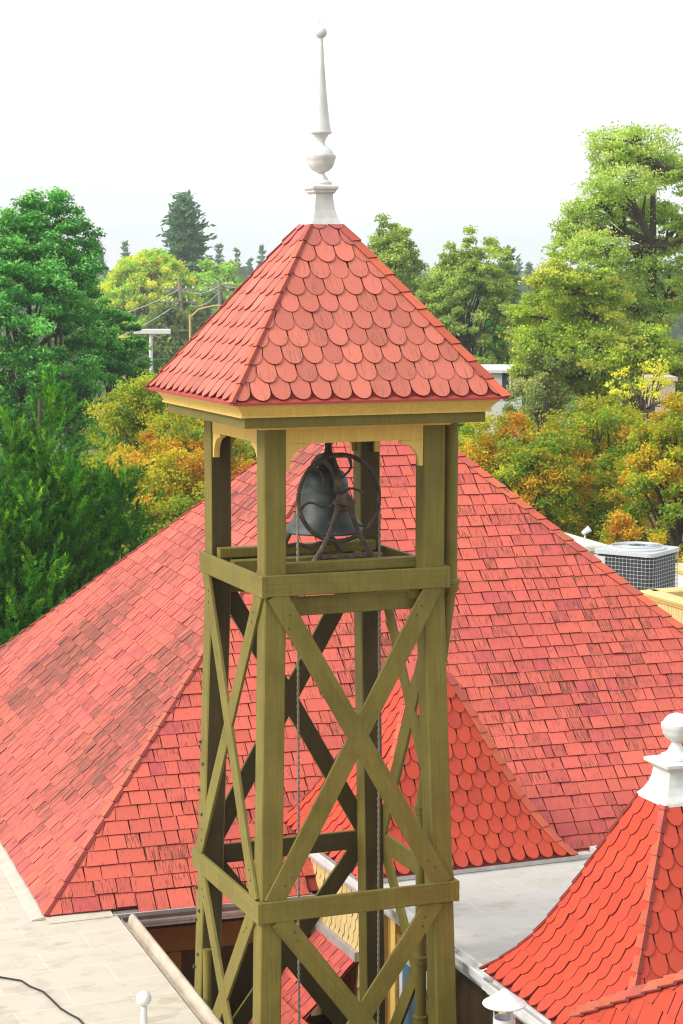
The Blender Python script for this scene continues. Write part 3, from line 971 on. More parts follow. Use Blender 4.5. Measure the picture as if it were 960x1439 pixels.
# starter strip under the lowest course
for k in range(4):
    d = [(0, -1), (1, 0), (0, 1), (-1, 0)][k]
    t = (-d[1], d[0])
    c = 1.012
    P = lambda u, r, z: (d[0] * r + t[0] * u, d[1] * r + t[1] * u, Z(z))
    MB().add([P(-1.03, 1.03, EAVE + .004), P(1.03, 1.03, EAVE + .004), P(.985, .985, EAVE + .03), P(-.985, .985, EAVE + .03),
              P(-1.03, 1.03, EAVE - .014), P(1.03, 1.03, EAVE - .014), P(.97, .97, EAVE - .014), P(-.97, .97, EAVE - .014)],
             [(0, 1, 2, 3), (0, 4, 5, 1), (4, 7, 6, 5)]).build('drip_edge', M['red_trim'], bt, fix=False)
    # crown moulding (mitred), fascia, soffit, frieze
    def mitred(name, prof, mat):
        n = len(prof)
        V = [P(-r, r, z) for r, z in prof] + [P(r, r, z) for r, z in prof]
        MB().add(V, [(i, (i + 1) % n, n + (i + 1) % n, n + i) for i in range(n)]).build(name, mat, bt)
    mitred('crown_moulding', [(0.90, EAVE - 0.016), (0.985, EAVE - 0.016), (0.982, -0.915), (0.962, -0.935), (0.938, -0.965), (0.934, -0.98), (0.941, -0.984), (0.941, -0.997), (0.90, -0.997)], M['yellow'])
    mitred('fascia_board', [(0.88, -0.999), (0.905, -0.999), (0.905, -1.072), (0.88, -1.072)], M['olive'])
    mitred('soffit', [(0.60, -1.045), (0.878, -1.045), (0.878, -1.055), (0.76, -1.06), (0.74, -1.075), (0.715, -1.10), (0.60, -1.10)], M['yellow'])
    hh = 0.675
    fb = MB()
    lo, hi = -0.524, 0.524
    B = lambda u0, u1, r0, r1, z0, z1, m: m.add([P(u0, r0, z0), P(u1, r0, z0), P(u1, r1, z0), P(u0, r1, z0), P(u0, r0, z1), P(u1, r0, z1), P(u1, r1, z1), P(u0, r1, z1)],
                                                [(0, 3, 2, 1), (4, 5, 6, 7), (0, 1, 5, 4), (1, 2, 6, 5), (2, 3, 7, 6), (3, 0, 4, 7)])
    B(lo, hi, hh - 0.05, hh, -1.205, -1.099, fb)
    fb.build('frieze_board', M['yellow'], bt)
    for sg in (-1, 1):
        # curved bracket: full along the post, cut by a quarter round towards the opening
        w_, h_ = 0.175, 0.185
        pl = [(0, -1.207), (w_, -1.207), (w_, -1.225)]
        for q in np.linspace(0, math.pi / 2, 8):
            pl.append((0.03 + (w_ - 0.03 - .012) * (1 - math.sin(q)), -1.233 - (h_ - 0.045) * (1 - math.cos(q))))
        pl += [(0.03, -1.207 - h_), (0, -1.207 - h_)]
        n = len(pl)
        V = [P(sg * (0.524 - x), r, z) for r in (hh - 0.047, hh - 0.002) for x, z in pl]
        MB().add(V, [(i, (i + 1) % n, n + (i + 1) % n, n + i) for i in range(n)] + [tuple(range(n)), tuple(range(n, 2 * n))]).build('bracket', M['yellow'], bt)


def recolour_inner(o):
    """the sides of the timbers that look into the tower are dark brown instead of olive, except those facing left"""
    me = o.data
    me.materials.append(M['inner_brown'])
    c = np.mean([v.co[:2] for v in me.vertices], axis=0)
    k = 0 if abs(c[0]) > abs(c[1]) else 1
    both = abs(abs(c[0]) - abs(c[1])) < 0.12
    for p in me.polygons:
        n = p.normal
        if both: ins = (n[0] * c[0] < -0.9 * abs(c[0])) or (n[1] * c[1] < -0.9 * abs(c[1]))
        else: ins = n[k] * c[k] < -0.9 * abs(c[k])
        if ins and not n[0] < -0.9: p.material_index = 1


# ceiling boards of the belfry
MB().box((-0.6, -0.6, Z(-1.0)), (0.6, 0.6, Z(-0.98))).build('ceiling', M['brown'], bt)

PS = 0.163


def leg_half(z):
    return 0.69 + (-2.2 - z) * 0.0262


for sx in (-1, 1):
    for sy in (-1, 1):
        o = 0.69 - PS / 2
        recolour_inner(MB().beam((sx * o, sy * o, Z(-2.25)), (sx * o, sy * o, Z(-1.03)), PS, PS, up=(0, 1, 0), c=0.008).build('post', M['olive'], bt))
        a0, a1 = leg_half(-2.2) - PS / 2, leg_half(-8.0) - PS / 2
        recolour_inner(MB().beam((sx * a1, sy * a1, Z(-8.0)), (sx * a0, sy * a0, Z(-2.252)), PS, PS, up=(0, 1, 0), c=0.009).build('leg', M['olive'], bt))

TH = 0.032
LEV = [(-2.127, -2.282), (-4.455, -4.612), (-6.25, -6.40)]
for zt, zb in LEV:
    h_in = leg_half((zt + zb) / 2) if zt < -3 else 0.69
    ho = h_in + TH
    zc, hh = (zt + zb) / 2, zt - zb
    r = rng.normal(0, 0.004, 4)
    for sx in (-1, 1):
        recolour_inner(MB().beam((sx * (h_in + TH / 2), -ho - .002, Z(zc + r[0])), (sx * (h_in + TH / 2), ho + .002, Z(zc + r[1])), TH, hh, c=0.005).build('rail', M['olive'], bt))
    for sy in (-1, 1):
        recolour_inner(MB().beam((-h_in + .001, sy * (h_in + TH / 2), Z(zc + r[2])), (h_in - .001, sy * (h_in + TH / 2), Z(zc + r[3])), TH, hh - .004, c=0.005).build('rail', M['olive'], bt))

BW = 0.142
for (za, zb) in ((-2.26, -4.475), (-4.59, -6.27)):
    ha, hb2 = leg_half(za), leg_half(zb)
    for k in range(4):
        d = np.array([(0, -1, 0), (1, 0, 0), (0, 1, 0), (-1, 0, 0)][k], float)
        t = np.array([-d[1], d[0], 0])
        for j, sg in enumerate((1, -1)):
            # the first brace runs in front, the second is let in behind it
            th_ = 0.026 if j == 0 else 0.022
            off = th_ / 2
            e0, e1 = 0.608, 0.655
            p = d * (ha + off) + t * (-sg * e0) + np.array([0, 0, Z(za)])
            q = d * (hb2 + off) + t * (sg * e1) + np.array([0, 0, Z(zb)])
            p = p + t * rng.normal(0, .007); q = q + t * rng.normal(0, .007)
            recolour_inner(MB().beam(p, q, BW + rng.normal(0, .003), th_, up=d, c=0.003).build('brace', M['olive'], bt))
            dq = (q - p) / np.linalg.norm(q - p)
            for fr in (0.07, 0.10, 0.91, 0.94):
                hd_ = p + (q - p) * fr + np.cross(d, dq) * rng.normal(0, .02) + d * (th_ / 2)
                MB().tube([hd_ - d * .004, hd_ + d * .004], 0.008, 6).build('bolt', M['iron'], bt)

# belfry floor timbers
for y in (-0.50, 0.44):
    MB().beam((-0.66, y, Z(-2.108)), (0.60, y, Z(-2.108)), 0.085, 0.075).build('floor_beam', M['olive'], bt)
for y in (-0.30, 0.30):
    MB().beam((-0.60, y, Z(-2.20)), (0.60, y, Z(-2.20)), 0.10, 0.10).build('floor_beam', M['olive'], bt)
for x in (-0.47, 0.47):
    MB().beam((x, -0.66, Z(-2.305)), (x, 0.66, Z(-2.305)), 0.08, 0.105).build('floor_joist', M['olive'], bt)
for y in (-0.60, 0.60):
    MB().beam((-0.60, y, Z(-2.37)), (0.60, y, Z(-2.37)), 0.06, 0.13).build('floor_joist', M['olive'], bt)

# downspout on the right corner
dp = MB().tube([(0.79, -0.575, Z(-1.06)), (0.79, -0.575, Z(-1.7)), (0.79, -0.575, Z(-2.26))], 0.050, 16).build('downspout', M['olive'], bt, smooth=True)
MB().lathe([(0.05, -0.06), (0.058, -0.05), (0.062, 0.0), (0.072, 0.01), (0.072, 0.035), (0.06, 0.045)], (0.79, -0.575, Z(-2.28)), 16).build('collar', M['olive'], dp, smooth=True)
lowp = MB().tube([(0.79, -0.575, Z(-2.30)), (0.782, -0.57, Z(-2.42)), (0.75, -0.50, Z(-2.9)), (0.68, -0.34, Z(-3.92)), (0.675, -0.33, Z(-4.02)), (0.675, -0.33, Z(-5.0)), (0.675, -0.33, Z(-7.9))], 0.042, 14).build('downspout', M['olive'], bt, smooth=True)
for z in (-4.02, -5.19, -5.66):
    MB().lathe([(0.042, -0.035), (0.056, -0.03), (0.056, 0.01), (0.060, 0.015), (0.060, 0.03), (0.044, 0.036)], (0.675, -0.33, Z(z)), 14).build('collar', M['olive'], lowp, smooth=True)
MB().tube([(-0.735, 0.575, Z(-7.9)), (-0.735, 0.572, Z(-5.22))], 0.034, 12).build('conduit', M['olive'], bt, smooth=True)
for i, z in enumerate((-3.62, -3.78, -4.0, -4.18, -4.78, -4.95, -5.04, -5.3, -5.42)):
    h_ = leg_half(z)
    MB().lathe([(0.013, 0), (0.013, 0.018), (0.007, 0.022)], (-h_ - 0.008 + 0.004 * (i % 2), h_ - 0.02 - 0.07 * (i % 2), Z(z)), 6).build('bolt', M['iron'], bt)

# ================================================================== THE BELL
BX, BZ = 0.055, -1.655
be = thing('bell', 'verdigris bronze bell with cast iron wheel and yoke hung in the belfry', 'bell', (BX, 0.05, Z(-2.15)))
bc = (BX, 0.07, Z(-1.935))
MB().lathe([(0.285, 0.0), (0.305, 0.0), (0.309, 0.012), (0.298, 0.03), (0.272, 0.06), (0.250, 0.085), (0.240, 0.10), (0.218, 0.15), (0.199, 0.20), (0.185, 0.26), (0.176, 0.315), (0.170, 0.36), (0.172, 0.366), (0.170, 0.372),
            (0.160, 0.41), (0.140, 0.445), (0.105, 0.468), (0.06, 0.478), (0.055, 0.49), (0.01, 0.492)], bc, 48).build('bell_body', M['bronze'], be, smooth=True)
MB().tube([(BX, 0.07, Z(-1.6)), (BX, 0.07, Z(-1.88)), (BX, 0.07, Z(-1.93)), (BX, 0.07, Z(-1.975))], [0.012, 0.014, 0.036, 0.02], 10).build('clapper', M['iron'], be, smooth=True)
# yoke: an arched casting from axle to axle over the crown
yk = [(BX, -0.27, Z(BZ)), (BX, -0.215, Z(BZ + .03)), (BX, -0.185, Z(BZ + .12)), (BX, -0.13, Z(BZ + .205)), (BX, -0.03, Z(BZ + .25)), (BX, 0.07, Z(BZ + .262)),
      (BX, 0.17, Z(BZ + .25)), (BX, 0.27, Z(BZ + .205)), (BX, 0.325, Z(BZ + .12)), (BX, 0.355, Z(BZ + .03)), (BX, 0.42, Z(BZ))]
MB().tube(yk, [0.022, 0.03, 0.034, 0.038, 0.044, 0.05, 0.044, 0.038, 0.034, 0.03, 0.022], 8).build('yoke', M['iron'], be, smooth=True)
MB().lathe([(0.05, -0.045), (0.065, -0.03), (0.055, 0.0), (0.035, 0.035), (0.026, 0.06), (0.026, 0.15)], (BX, 0.0, Z(BZ + .28)), 12).build('yoke_crown', M['iron'], be, smooth=True)
wy = -0.215
WR = 0.318
whl = MB().tube([(BX + WR * math.cos(t), wy, Z(BZ) + WR * math.sin(t)) for t in np.linspace(0, 2 * math.pi, 49)], 0.017, 8, cap=False).build('wheel', M['iron'], be, smooth=True)
for k in range(6):
    t0 = k * math.pi / 3 + 0.28
    pts = []
    for q in np.linspace(0.02, 0.315, 9):
        s_ = (q - 0.02) / 0.295
        w_ = 0.042 * math.sin(s_ * 2 * math.pi)
        pts.append((BX + q * math.cos(t0) - w_ * math.sin(t0), wy + 0.004, Z(BZ) + q * math.sin(t0) + w_ * math.cos(t0)))
    MB().tube(pts, [0.015, 0.012, 0.010, 0.009, 0.009, 0.009, 0.010, 0.011, 0.013], 7).build('spoke', M['iron'], whl, smooth=True)
for yy in (-0.315, 0.41):
    st = MB()
    for sg in (-1, 1):
        leg = [(BX + sg * x, yy, Z(z)) for x, z in ((0.035, BZ - 0.01), (0.055, BZ - 0.08), (0.085, BZ - 0.17), (0.125, BZ - 0.27), (0.18, BZ - 0.37), (0.235, BZ - 0.45), (0.275, BZ - 0.495))]
        st.tube(leg, [0.028, 0.022, 0.019, 0.019, 0.021, 0.024, 0.028], 8)
    st.tube([(BX - 0.045, yy, Z(BZ - .075)), (BX, yy, Z(BZ - .06)), (BX + 0.045, yy, Z(BZ - .075))], 0.022, 8)
    st.tube([(BX - 0.20, yy, Z(BZ - .40)), (BX - 0.17, yy, Z(BZ - .425)), (BX - 0.09, yy, Z(BZ - .415)), (BX, yy, Z(BZ - .445)), (BX + 0.09, yy, Z(BZ - .415)), (BX + 0.17, yy, Z(BZ - .425)), (BX + 0.20, yy, Z(BZ - .40))], 0.018, 7)
    st.tube([(BX - 0.29, yy, Z(BZ - .495)), (BX + 0.29, yy, Z(BZ - .495))], 0.022, 6)
    s_o = st.build('stand', M['iron'], be, smooth=True)
    MB().tube([(BX, yy - 0.05, Z(BZ)), (BX, yy - 0.045, Z(BZ)), (BX, yy + 0.04, Z(BZ))], [0.03, 0.048, 0.05], 12).build('bearing', M['iron'], s_o, smooth=True)
    MB().beam((BX - 0.075, yy - .01, Z(BZ - 0.02)), (BX + 0.075, yy - .01, Z(BZ - 0.02)), 0.06, 0.03).build('bearing_cap', M['iron'], s_o)

for sg, lb in ((-1, 'twisted hemp bell rope hanging from the left side of the bell wheel'), (1, 'twisted hemp bell rope hanging from the right side of the bell wheel')):
    rx = BX + sg * (WR + 0.004)
    n = 760
    zs = np.linspace(-1.62, -7.6, n)
    mb = MB()
    for s_ in range(2):
        ph = np.linspace(0, 5.98 / 0.095 * 2 * math.pi, n) + s_ * math.pi
        mb.tube([(rx + 0.0062 * math.cos(a), wy + 0.0062 * math.sin(a), Z(z)) for a, z in zip(ph, zs)], 0.0056, 5)
    tag(mb.build('bell_rope', M['rope'], smooth=True), lb, 'rope', 'bell ropes')

# ================================================================== SMALL THINGS ON THE ROOFS
vp = at(709, 1400, 12.95)
vt = thing('vent_pipe', 'white metal flue pipe with a conical rain cap at the lower right', 'vent', (vp[0], vp[1], H - 8))
zc = vp[2]
c_ = (vp[0], vp[1], 0)
MB().lathe([(0.142, zc - 0.055), (0.146, zc - 0.05), (0.144, zc - 0.044), (0.10, zc - 0.015), (0.055, zc + 0.018), (0.025, zc + 0.04), (0.012, zc + 0.047), (0.002, zc + 0.048)], c_, 40).build('rain_cap', M['galv'], vt, smooth=True)
tb = MB()
n = 28
for (r0, z0), (r1, z1) in (((0.074, H - 8), (0.074, zc - 0.145)), ((0.074, zc - 0.145), (0.069, zc - 0.145)), ((0.069, zc - 0.145), (0.069, zc - 1.2))):
    V = [(vp[0] + r * math.cos(2 * math.pi * k / n), vp[1] + r * math.sin(2 * math.pi * k / n), z) for r, z in ((r0, z0), (r1, z1)) for k in range(n)]
    tb.add(V, [(k, (k + 1) % n, n + (k + 1) % n, n + k) for k in range(n)])
tb.build('pipe', M['galv'], vt, smooth=True, fix=False)
MB().lathe([(0.067, zc - 0.22), (0.066, zc - 0.215)], c_, 24).build('pipe_throat', M['dark'], vt)
for k in range(3):
    t = k * 2.094 - 1.25
    MB().beam((vp[0] + .07 * math.cos(t), vp[1] + .07 * math.sin(t), zc - 0.17), (vp[0] + .07 * math.cos(t), vp[1] + .07 * math.sin(t), zc - 0.03), 0.02, 0.004, up=(math.cos(t), math.sin(t), 0), c=0.001).build('cap_strut', M['galv'], vt)

fp = atz(203, 1478, ZL)
ft = thing('ball_finial', 'slender white post with a ball on top on the beige flat roof', 'finial', (fp[0], fp[1], ZL))
C = (fp[0], fp[1], ZL)
MB().lathe([(0.05, 0.0), (0.048, 0.02), (0.034, 0.03), (0.032, 0.08), (0.028, 0.2), (0.022, 0.33), (0.02, 0.345)], C, 20).build('stem', M['white'], ft, smooth=True)
zb_ = 0.40
MB().lathe([(0.0555 * math.sin(t) + .0004, zb_ - 0.0555 * math.cos(t)) for t in np.linspace(0.35, 3.13, 16)], C, 28).build('ball', M['white'], ft, smooth=True)

cpts = [atz(u, v, ZL + 0.012) for u, v in ((-60, 1372), (-20, 1371), (0, 1373), (15, 1375.5), (30, 1378), (42, 1386), (60, 1393), (72, 1404), (85, 1417), (98, 1425), (110, 1431), (122, 1444), (150, 1475))]
tag(MB().tube(cpts, 0.008, 6).build('cable', M['black'], smooth=True), 'thin black cable snaking over the beige flat roof', 'cable')

# ================================================================== REAR WING with air conditioner and parapets
rr = thing('rear_wing', 'rear wing with cream boarded parapets right of the big roof', 'house', (*at(930, 860, 28)[:2], 0))
DA = 29.0
acp = at(894, 856, DA)
ZA = acp[2]


def boarded(name, p, q, z0, z1, parent, thick=0.10):
    """vertical boards with a moulded coping from p to q in plan"""
    p, q = np.array([p[0], p[1], 0]), np.array([q[0], q[1], 0])
    L = np.linalg.norm(q - p); d = (q - p) / L
    x = np.array([d[1], -d[0], 0])
    core = MB().sweep([(-thick / 2, z0), (thick / 2, z0), (thick / 2, z1), (-thick / 2, z1)][::-1], p, q).build(name, M['cream'], parent)
    nb = max(1, int(L / 0.085))
    for i in range(nb):
        a, b = p + d * (L * i / nb + 0.003), p + d * (L * (i + 1) / nb - 0.003)
        for sgn in (1, -1):
            o = x * (thick / 2 + 0.006) * sgn
            MB().sweep([(-0.006, z0 + .02), (0.006, z0 + .02), (0.006, z1 - 0.05), (-0.006, z1 - 0.05)][::-1], a + o, b + o).build('board', M['cream'], core)
    MB().sweep([(-0.12, z1 - .01), (0.12, z1 - .01), (0.13, z1 + 0.025), (0.10, z1 + 0.045), (-0.10, z1 + 0.045), (-0.13, z1 + 0.025)][::-1], p - d * .05, q + d * .05).build('coping', M['cream'], core)
    MB().sweep([(-0.085, z1 - .055), (0.085, z1 - .055), (0.10, z1 - 0.012), (-0.10, z1 - 0.012)][::-1], p - d * .03, q + d * .03).build('moulding', M['yellow'], core)


e1 = np.array([1.0, 0, 0]); e2 = np.array([0, 1.0, 0])
k0 = at(913, 834, 27.0)
boarded('parapet', k0, k0 - e2 * 3.5, k0[2] - 0.42, k0[2], rr)
boarded('parapet', k0 + e1 * .07, k0 + e1 * 3.0, k0[2] - 0.42, k0[2], rr)
k1 = at(944, 796, 33.0)
boarded('parapet', k1 + e2 * .4, k1 - e2 * 2.6, k1[2] - 0.9, k1[2], rr)
MB().box((acp[0] - 2.2, acp[1] - 7.5, ZA - 0.2), (acp[0] + 6, acp[1] + 4, ZA - 0.03)).build('flat_roof', M['flat_grey'], rr)
MB().box((acp[0] - 2.0, acp[1] - 7.3, 0), (acp[0] + 5.8, acp[1] + 3.8, ZA - 0.205)).build('wall', M['cream'], rr)

ac = thing('air_conditioner', 'white box air conditioner with dark wire grille on the rear flat roof', 'air conditioner', (acp[0], acp[1], ZA))
AW, AH = 0.47, 0.93
tl = at(840, 768, DA)
zt = at(895, 772, DA)[2] + 0.02


def rrect(h, r, n=6):
    pts = []
    for cx, cy, a0 in ((h - r, h - r, 0), (-h + r, h - r, 90), (-h + r, -h + r, 180), (h - r, -h + r, 270)):
        for k in range(n + 1):
            t = R_(a0 + 90 * k / n)
            pts.append((cx + r * math.cos(t), cy + r * math.sin(t)))
    return pts


ARot = R_(-56)


def arot(P):
    return [(acp[0] + x * math.cos(ARot) - y * math.sin(ARot), acp[1] + x * math.sin(ARot) + y * math.cos(ARot)) for x, y in P]


MB().prism(arot(rrect(AW - 0.03, 0.12)), 'z', ZA + 0.03, zt - 0.07).build('condenser_core', M['ac_dark'], ac)
MB().prism(arot(rrect(AW, 0.12)), 'z', ZA - 0.028, ZA + 0.05).build('base_pan', M['ac_white'], ac)
tpn = MB().prism(arot(rrect(AW + 0.01, 0.12)), 'z', zt - 0.055, zt).build('top_panel', M['ac_white'], ac)
MB().lathe([(0.42, 0.0), (0.41, 0.02), (0.38, 0.035), (0.37, 0.035), (0.365, 0.01)], (acp[0], acp[1], zt + 0.003), 40).build('fan_shroud', M['ac_white'], ac, smooth=True)
gd_ = MB()
for r in np.linspace(0.06, 0.36, 9):
    gd_.tube([(acp[0] + r * math.cos(t), acp[1] + r * math.sin(t), zt + 0.042) for t in np.linspace(0, 2 * math.pi, 25)], 0.006, 4, cap=False)
for k in range(8):
    t = k * math.pi / 4
    gd_.tube([(acp[0] + .05 * math.cos(t), acp[1] + .05 * math.sin(t), zt + 0.045), (acp[0] + .37 * math.cos(t), acp[1] + .37 * math.sin(t), zt + 0.038)], 0.007, 4)
gd_.build('fan_guard', M['ac_white'], ac)
MB().lathe([(0.36, 0.0), (0.1, 0.03)], (acp[0], acp[1], zt + 0.02), 24).build('fan_well', M['ac_dark'], ac)
# corner service panel on the left side
MB().prism(arot([(-AW - .012, -AW - .012), (-AW + .20, -AW - .012), (-AW + .20, -AW + .05), (-AW + .05, -AW + .2), (-AW - .012, -AW + .2)]), 'z', ZA + .03, zt - .09).build('service_panel', M['ac_white'], ac)
gw = MB()
ol = rrect(AW + 0.003, 0.125, 4)
for z in np.linspace(ZA + 0.09, zt - 0.10, 14):
    P_ = arot(ol + ol[:1])
    gw.tube([(x, y, z) for x, y in P_], 0.0026, 4, cap=False)
ring = np.array(arot(ol + ol[:1]))
sg_ = np.linalg.norm(np.diff(ring, axis=0), axis=1); cs_ = np.concatenate([[0], np.cumsum(sg_)])
for s_ in np.linspace(0, cs_[-1], 62)[:-1]:
    x, y = np.interp(s_, cs_, ring[:, 0]), np.interp(s_, cs_, ring[:, 1])
    gw.tube([(x, y, ZA + .05), (x, y, zt - .08)], 0.0026, 4, cap=False)
gw.build('wire_grille', M['ac_white'], ac)

# low hip-roofed cupola peeping over the right hip
cu = thing('roof_lantern', 'cream boarded roof lantern with pale grey hipped top behind the big roof', 'lantern', (*at(775, 790, 30)[:2], ZA))
cp0 = at(781, 757, 30.5)
MB().lathe([(0.60, 0.0), (0.58, 0.02), (0.02, 0.20)], (cp0[0], cp0[1], cp0[2] - 0.07), sq=True).build('roof', M['flat_grey'], cu)
MB().lathe([(0.62, -0.05), (0.62, 0.0), (0.585, 0.002)], (cp0[0], cp0[1], cp0[2] - 0.075), sq=True).build('cornice', M['white'], cu)
MB().lathe([(0.60, ZA - cp0[2]), (0.56, -0.6), (0.50, -0.34), (0.49, -0.132)], (cp0[0], cp0[1], cp0[2]), sq=True).build('wall', M['cream'], cu)
lp = at(822, 748, 30.4)
ll = thing('flood_light', 'small white flood light on the roof lantern', 'lamp', tuple(lp))
MB().tube([lp + np.array([0, 0, -.12]), lp], 0.012, 6).build('bracket', M['galv'], ll)
MB().tube([lp + np.array([-.03, .02, -.02]), lp + np.array([.06, -.04, .06])], [0.03, 0.05], 12).build('lamp_head', M['galv'], ll, smooth=True)

# ================================================================== TREES
LEAF_K = np.array([1.85, 1.95, 1.35])


def quads(name, Cn, A, B, tint, mat, parent):
    """one rhombus leaf per row: centre Cn, half axes A and B"""
    N = len(Cn)
    base = base_of(parent)
    V = np.empty((N, 4, 3), np.float32)
    Cn = Cn - base
    V[:, 0] = Cn - A; V[:, 1] = Cn + B; V[:, 2] = Cn + A; V[:, 3] = Cn - B
    me = bpy.data.meshes.new(name)
    me.vertices.add(N * 4); me.loops.add(N * 4); me.polygons.add(N)
    me.vertices.foreach_set('co', V.ravel())
    me.loops.foreach_set('vertex_index', np.arange(N * 4, dtype=np.int32))
    me.polygons.foreach_set('loop_start', np.arange(0, N * 4, 4, dtype=np.int32))
    a = me.attributes.new('tint', 'FLOAT_COLOR', 'POINT')
    t = np.ones((N, 4, 4), np.float32)
    t[:, :, :3] = np.clip(tint * LEAF_K, 0.002, 0.85)[:, None, :]
    a.data.foreach_set('color', t.ravel())
    me.update()
    return link(name, me, parent, mat)


def unit(x):
    return x / (np.linalg.norm(x, axis=-1, keepdims=True) + 1e-9)


def lumpy(r, D, k=9, amp=0.25):
    W = r.normal(0, 2.4, (k, 3)); ph = r.uniform(0, 6.28, k)
    s = np.cos(D @ W.T + ph).mean(1) * 1.8
    return 1 + amp * s


def limbs(mb, r, base, tips, r0, bend=0.12):
    for tp_ in tips:
        p = np.array(base); L = np.linalg.norm(tp_ - p)
        m1 = p + (tp_ - p) * 0.35 + np.array([0, 0, L * bend]) + r.normal(0, L * .04, 3)
        m2 = p + (tp_ - p) * 0.7 + np.array([0, 0, L * bend * .8]) + r.normal(0, L * .04, 3)
        mb.tube([p, m1, m2, tp_], [r0, r0 * .7, r0 * .42, r0 * .15], 6)


TREES = []


def broadleaf(name, label, u, vtop, vbot, wpx, d, cols, seed, nclump=150, per=200, leaf=0.10, clump=0.16, group=None,
              amp=0.28, cat='tree', hollow=0.45, up=0.3, lean=0.0, open_=0.0, depth=1.0, aspect=0.55, jit=0.10, patch=None, tips=None):
    r = np.random.default_rng(seed)
    top, bot = at(u, vtop, d), at(u, vbot, d)
    rx = wpx / 2 * d / FPX
    rz = (top[2] - bot[2]) / 2
    cc = np.array([top[0], top[1], (top[2] + bot[2]) / 2])
    t = thing(name, label, cat, (cc[0], cc[1], 0), group)
    D = unit(r.normal(0, 1, (nclump, 3)))
    D[:, 2] = np.where(D[:, 2] < -0.5, -D[:, 2], D[:, 2])
    rad = r.uniform(hollow, 1.0, nclump) ** 0.6 * lumpy(r, D, amp=amp)
    rad = np.minimum(rad, 1.18)
    if open_ > 0:
        keep = np.cos(D @ r.normal(0, 3.5, 3) + r.uniform(0, 6)) > -1 + open_
        D, rad = D[keep], rad[keep]
    rxyz = np.array([rx, rx * depth, rz])
    K = cc + D * rad[:, None] * rxyz
    nK = len(K)
    cr_ = clump * rx * r.uniform(0.7, 1.35, nK)
    idx = np.repeat(np.arange(nK), per)
    off = r.normal(0, 0.5, (len(idx), 3)) * np.array([1, 1, 0.62])
    ln = np.linalg.norm(off, axis=1, keepdims=True)
    off = off / np.maximum(1, ln / 1.15)
    Cn = K[idx] + off * cr_[idx][:, None]
    nrm_ = unit(unit(Cn - cc) * 0.7 + np.array([0, 0, up]) + r.normal(0, 0.75, Cn.shape))
    ax = unit(np.cross(nrm_, r.normal(0, 1, Cn.shape)))
    bx = np.cross(nrm_, ax)
    s = leaf * r.uniform(0.6, 1.3, (len(Cn), 1)) * 0.5
    cols = np.array(cols, float)
    ci = r.integers(0, len(cols), nK) if patch is None else patch(r, K, len(cols))
    base_c = cols[ci] * r.uniform(0.78, 1.22, (nK, 1))
    tint = base_c[idx] * r.uniform(0.7, 1.3, (len(idx), 1)) * (1 + r.normal(0, jit, (len(idx), 3)))
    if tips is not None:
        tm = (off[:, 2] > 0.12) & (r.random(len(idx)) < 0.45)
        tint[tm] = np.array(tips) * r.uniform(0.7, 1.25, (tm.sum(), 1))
    sw = r.random(len(idx)) < 0.16
    tint[sw] = cols[r.integers(0, len(cols), sw.sum())]
    quads('crown', Cn, ax * s, bx * s * aspect, tint, M['leaf'], t)
    mb = MB()
    tr = max(0.08, rx * 0.07)
    fork = np.array([cc[0], cc[1], max(1.0, cc[2] - rz * 0.75)])
    mb.tube([(cc[0], cc[1], 0), (cc[0] + lean * .3, cc[1], fork[2] * .5), fork, cc + np.array([lean, 0, rz * .3])], [tr * 1.5, tr * 1.1, tr, tr * .4], 10)
    pick = r.choice(nK, min(nK, 34), replace=False)
    limbs(mb, r, fork, K[pick[:22]], tr * 0.5)
    limbs(mb, r, cc, K[pick[22:]], tr * 0.32)
    mb.build('trunk', M['bark'], t, smooth=True)
    return t


